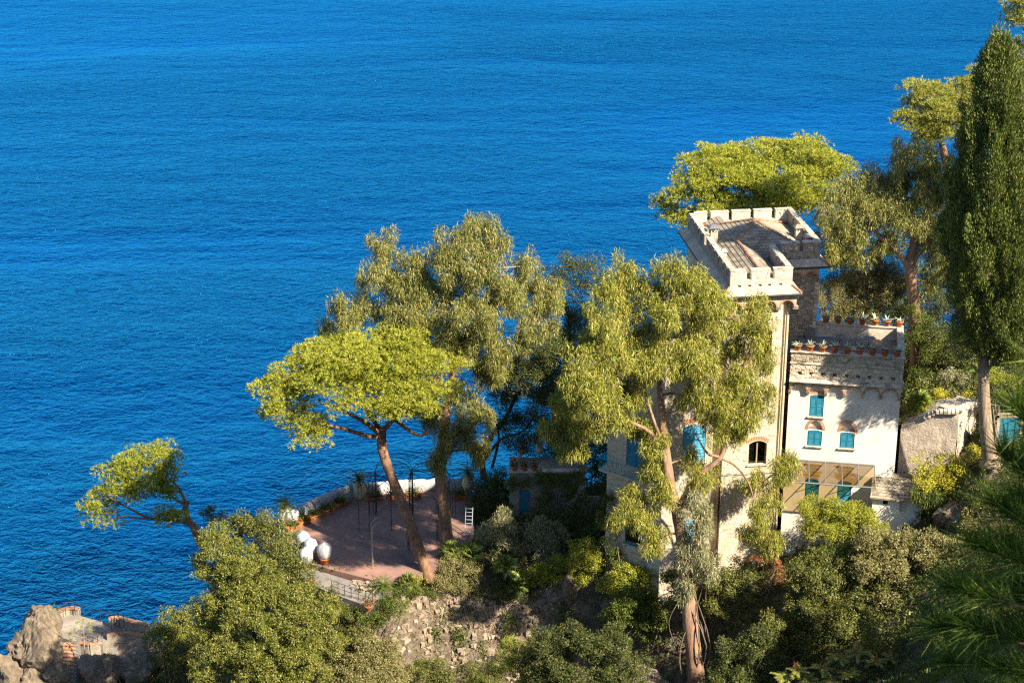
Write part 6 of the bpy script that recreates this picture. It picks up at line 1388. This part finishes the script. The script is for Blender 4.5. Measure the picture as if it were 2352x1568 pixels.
M_['rubble_stone'] = solid('broken_stone', (.48,.38,.28), (.18,.14,.10), 2.5, .95, .03, 9, c3=(.25,.20,.14), s3=.8)
rubble()
# shore platform
SZ = 6.0
pf = [atz(*p, SZ)[:2] for p in [(112,1440),(120,1425),(150,1408),(175,1412),(205,1420),(255,1432),(258,1462),(235,1480),(215,1478),(160,1470),(128,1460)]]
add('shore_platform', MB().prism([tuple(p) for p in pf], SZ-5, SZ).mesh('shore_platform', M_['gravel']), kind='structure', label='gravel platform above the water at bottom left')
def low_wall(name, lab, pts, z0, h, th, mat, cap=None):
    P = [np.array(p) for p in pts]; r = thing(name, (P[0][0], P[0][1], z0), lab, 'wall', 'low walls around the shore platform'); mb = MB(); cb = MB()
    for a, b in zip(P[:-1], P[1:]):
        d = b-a; d[2] = 0; d = d/np.linalg.norm(d); s = np.array([-d[1], d[0], 0])*th/2
        mb.hexa([(*(a-s)[:2],z0),(*(b-s)[:2],z0),(*(b+s)[:2],z0),(*(a+s)[:2],z0),(*(a-s)[:2],a[2]+h),(*(b-s)[:2],b[2]+h),(*(b+s)[:2],b[2]+h),(*(a+s)[:2],a[2]+h)])
    mb.part('wall_face', M_[mat], r)
    if cap:
        for a, b in zip(P[:-1], P[1:]):
            d = b-a; L = np.linalg.norm(d); n = max(1, int(L/.45)); ang = math.atan2(d[1], d[0])
            for i in range(n):
                q = a + d*((i+.5)/n); Mx = Matrix.Translation((q[0], q[1], q[2]+h+.05)) @ Matrix.Rotation(ang + random.uniform(-.05,.05), 4, 'Z')
                MB().box(-L/n/2+.012, L/n/2-.012, -th/2-.05, th/2+.05, -.045, .04+random.uniform(0,.02)).part('coping_brick', M_[cap], r, Mx)
    return r
low_wall('low_wall', 'low brick-capped wall at the far left of the gravel platform', [atz(122,1428,SZ), atz(135,1416,SZ), atz(160,1408,SZ), atz(182,1411,SZ)], SZ-2, .5, .4, 'masonry_grey', 'ridge')
low_wall('low_wall', 'brick-capped outer wall running from the platform to the bush', [atz(250,1438,SZ), atz(270,1436,SZ), atz(310,1446,SZ+.3), atz(340,1452,SZ+.5)], SZ-4, .7, .45, 'masonry_grey', 'ridge')
low_wall('low_wall', 'pebbled inner path wall below the outer one', [atz(245,1468,SZ), atz(290,1462,SZ), atz(340,1470,SZ+.3)], SZ-5, .35, .4, 'masonry_grey', 'ridge')
low_wall('low_wall', 'short brick-capped wall above the brick steps', [atz(178,1482,SZ-.2), atz(205,1488,SZ-.2), atz(228,1482,SZ-.2)], SZ-3, .3, .35, 'masonry_grey', 'ridge')
low_wall('low_wall', 'curved stone wall left of the brick steps', [atz(118,1462,SZ), atz(128,1482,SZ), atz(140,1492,SZ)], SZ-3, .35, .35, 'masonry_grey', 'ridge')
pv = [atz(*p, SZ+.2)[:2] for p in [(256,1436),(340,1455),(345,1470),(258,1462)]]
add('shore_path', MB().prism([tuple(p) for p in pv], SZ-4, SZ+.15).mesh('shore_path', M_['gravel']), kind='structure', label='gravel path between the shore walls')
add('shore_bank', MB().hexa([tuple(atz(*p, SZ-4.5)) for p in [(240,1540),(350,1540),(350,1500),(240,1500)]] + [tuple(atz(*p, SZ-.3)) for p in [(245,1475),(350,1480),(345,1462),(245,1462)]]).mesh('shore_bank', M_['rock']), kind='structure', label='pebbly bank under the shore path')
railing('post_rail', 'row of thin dark posts along the seaward edge of the platform', [atz(132,1424,SZ+.2), atz(158,1408,SZ+.3), atz(185,1414,SZ), atz(215,1424,SZ), atz(255,1434,SZ), atz(285,1440,SZ+.8)], 1.3, 'iron', 10, 'railing', .03, (.85,))
railing('iron_railing', 'small iron railing at the head of the brick steps', [atz(190,1477,SZ), atz(220,1487,SZ-.2), atz(234,1474,SZ)], .9, 'iron', 5)
railing('iron_railing', 'short iron railing left of the brick steps', [atz(118,1466,SZ), atz(143,1478,SZ-.1)], .9, 'iron', 3)
# brick steps
st = thing('brick_steps', atz(148,1545,SZ-3), 'worn red brick steps climbing to the shore platform', 'steps')
for i in range(11):
    f = i/10; a = at(158-10*f, 1482+86*f, 139.6-2.6*f); w_ = (28+10*f)/ppm(a); Mx = Matrix.Translation(V(a)) @ RZ(-4-10*f)
    s = MB().box(-w_/2-.25, w_/2+.25, -.02, .6, -1.2, -.02).part('step', M_['path'], st, Mx)
    nb = 12
    for k in range(nb):
        x = -w_/2 + w_*(k+.5)/nb; MB().box(x-w_/nb*.44, x+w_/nb*.44, -.05, .32, -.018, .045+random.uniform(-.012,.012)).part('brick', M_['brick'], s, Mx)
hp = MB().tube([tuple(p) for p in catmull([at(137,1475,140.2),at(128,1500,139),at(133,1530,138),at(155,1555,137.2),at(185,1575,136.6)], 8)], .035, 5)
add('garden_hose', hp.mesh('garden_hose', M_['hose'], True, at(137,1475,140.2)), None, Matrix.Translation(V(at(137,1475,140.2))), 'pale green hose looping down beside the brick steps', 'hose')
palm('cycad', 'potted cycad at the left end of the gravel platform', atz(122,1440,SZ)+np.array([0,0,.5]), .7, FROND, 18, 'frond', (-25,60), .8, cat='cycad')
q = atz(126,1446,SZ); r = thing('terracotta_tub', q, 'terracotta tub under the potted cycad on the gravel platform', 'pot'); MB().lathe([(a*1.1, b*1.1) for a, b in POT], tuple(q), 14).part('pot', M_['terracotta'], r, smooth=True); plant_mass(r, q+np.array([0,0,.7]), (.4,.3,.2), L_['red'], 120)
palm('cycad', 'bright yellow-green cycad in a pot beside the brick steps', at(196,1535,137.2), .5, [frond_mesh('frond', 1.0, .8, 16, .24, .05, L_['sumac'])], 22, 'frond', (-20,60), .85, cat='cycad')
q = at(196,1552,137.0); r = thing('terracotta_tub', q, 'terracotta tub at the foot of the bright cycad', 'pot'); MB().lathe(POT, tuple(q), 14).part('pot', M_['terracotta'], r, smooth=True); plant_mass(r, q+np.array([0,0,.6]), (.35,.3,.15), L_['ivy'], 100)
palm('cycad', 'dark cycad in the shaded hollow under the shore wall', at(260,1555,136), .4, FROND, 18, 'frond', (-25,60), .9, cat='cycad')
# thin sapling on the platform
b0_ = at(196,1528,137.6); tp = [b0_, at(193,1495,137.9), at(192,1465,138.2), at(190,1432,138.4)]
r = thing('sapling', b0_, 'thin sapling with sparse needle tufts in front of the gravel platform', 'sapling'); MB().tube(catmull(tp, 5), taper(16, .06, .03), 6).part('trunk', M_['wood'], r, smooth=True)
for u, v in [(190,1424),(176,1430),(205,1432),(170,1446),(185,1440),(208,1448),(160,1455),(163,1470)]:
    c = at(u, v, 138.3); MB().tube([tp[2] if v > 1440 else tp[3], c], [.02,.01], 4).part('limb', M_['wood'], r); n = 60
    P, F = leaf_arrays(c + rng.normal(size=(n,3))*.08, rvec(n)+UP*.5, rng.uniform(.15,.32,n), .03); np_part('needles', P, F, L_['pine_pale'], r)
shrub('shore_shrub', 'low dark shrub with red flowers right of the brick steps', 'shrub', 136.8, [(222,1525,0,24,14),(240,1510,.2,16,10)], 'small', L_['ivy'], dens=1.2)
shrub('shore_shrub', 'creeping shrub on the bank under the shore path wall', 'shrub', 136, [(350,1520,0,34,24),(380,1545,0,40,26),(330,1555,-.3,40,20)], 'small', L_['oak'], dens=1.1)

# ------------------------------------------------------------------ undergrowth on the slopes (not countable)
def undergrowth():
    n = 200000; x = rng.uniform(-26, 42, n); y = rng.uniform(100, 148, n); z = gz(x, y)
    dpt = y*CP + (CAM_H-z)*SP; u = 1176 + FPX*x/dpt; vv = 784 - FPX*(-(CAM_H-z)*CP + y*SP)/dpt
    cl = fbm(x*.5+9, y*.5, 12)
    keep = (u > -50) & (u < 2450) & (vv < 1720) & (z > 5) & (cl > .30) & (((x+10)/8.4)**2 + ((y-139)/8.2)**2 > 1) & ~((x > -17) & (x < 4.5) & (y > 126) & (y < 132.5) & (cl < .66))
    x, y, z, cl = x[keep], y[keep], z[keep], cl[keep]; n = len(x)
    hgt = np.clip((cl-.30)*6, .1, 1.2)*rng.random(n)
    C = np.stack([x + rng.normal(size=n)*.12, y + rng.normal(size=n)*.12, z + hgt], 1)
    P, F = leaf_arrays(C, rvec(n) + UP*.5, rng.uniform(.18,.36,n), rng.uniform(.09,.16,n))
    h = n//2
    for i, (s, m, lab) in enumerate([(slice(0, h), L_['ivy'], 'green undergrowth covering the slopes'), (slice(h, n), L_['dark'], 'dark scrub between the bushes on the slopes')]):
        add('undergrowth' if i == 0 else 'scrub', np_mesh('undergrowth', P[s.start*3:s.stop*3], F[s]-s.start*3, m), kind='stuff', label=lab)
undergrowth()
# ------------------------------------------------------------------ pine branch close to the camera
def near_branch():
    Yb = 7.4; root = thing('near_pine', (5.2, 7.2, 80.5), 'out-of-focus pine branch with long needles in the lower right foreground', 'pine tree')
    MB().tube([(5.2,7.2,80),(5.1,7.3,84),(4.9,7.4,88),(4.95,7.4,92)], [.22,.2,.17,.12], 10).part('trunk', M_['bark_pine'], root, smooth=True)
    tips = [(2300,905,0,1),(2335,880,.2,1),(2270,1010,.1,.8),(2335,1010,.2,.9),(2250,1120,0,1),(2310,1110,.3,1),(2200,1210,0,1),(2280,1215,.2,1),(2345,1200,.1,1),(2150,1310,0,1),(2230,1310,.2,1),(2310,1310,.3,1),(2120,1400,.1,1),(2190,1400,0,1),(2270,1410,.2,1),(2345,1420,.2,1),(2340,1330,.1,1),(2150,1480,.2,1),(2230,1490,0,1),(2310,1500,.2,1),(2190,1550,.1,1),(2270,1560,.2,1),(2345,1560,.1,1)]
    hub = at(2560, 1260, Yb+.1); parts = []
    for u, v, dy, k in tips:
        u += 46; v += 40; c = at(u, v, Yb+dy); h2 = at(2500, 1100 + (v-900)*.75, Yb+dy)
        d = unit((c-h2)[None])[0]; a0 = c - d*.30
        lp = catmull([hub, (hub+h2)/2+np.array([0,0,.02]), h2, (h2+a0)/2 + np.array([0,0,-.01]), a0, c], 3)
        MB().tube(lp, taper(len(lp), .013, .004), 5).part('limb', M_['bark_pine'], root, smooth=True)
        n = 380; t = rng.random(n)**.8; b = a0 + d*(t*.34)[:,None]
        D = unit(d*rng.uniform(.35,1.1,n)[:,None] + .75*rvec(n) + UP*.18)
        D = unit(D); L = rng.uniform(.13,.24,n)
        parts.append(leaf_arrays(b, D, L, np.full(n, .0055), mid=.4))
    P, F = join(parts); np_part('needles', P, F, L_['fore'], root)
    # the rest of the crown, above and outside the picture
    parts = []
    for k in range(60):
        c = at(2330, 1330, Yb) + np.array(sv)*rng.uniform(1.2, 3.2) + rng.normal(size=3)*np.array([.45,.45,.45]); n = 160
        if 1176 + FPX*c[0]/(c[1]*CP+(CAM_H-c[2])*SP) < 2480: continue
        d = unit(rng.normal(size=(1,3)))[0]; parts.append(leaf_arrays(c + d*(rng.random(n)*.4)[:,None], unit(d*.6 + .8*rvec(n)), rng.uniform(.15,.25,n), np.full(n, .007), mid=.4))
    P, F = join(parts); np_part('needles', P, F, L_['fore'], root)
near_branch()
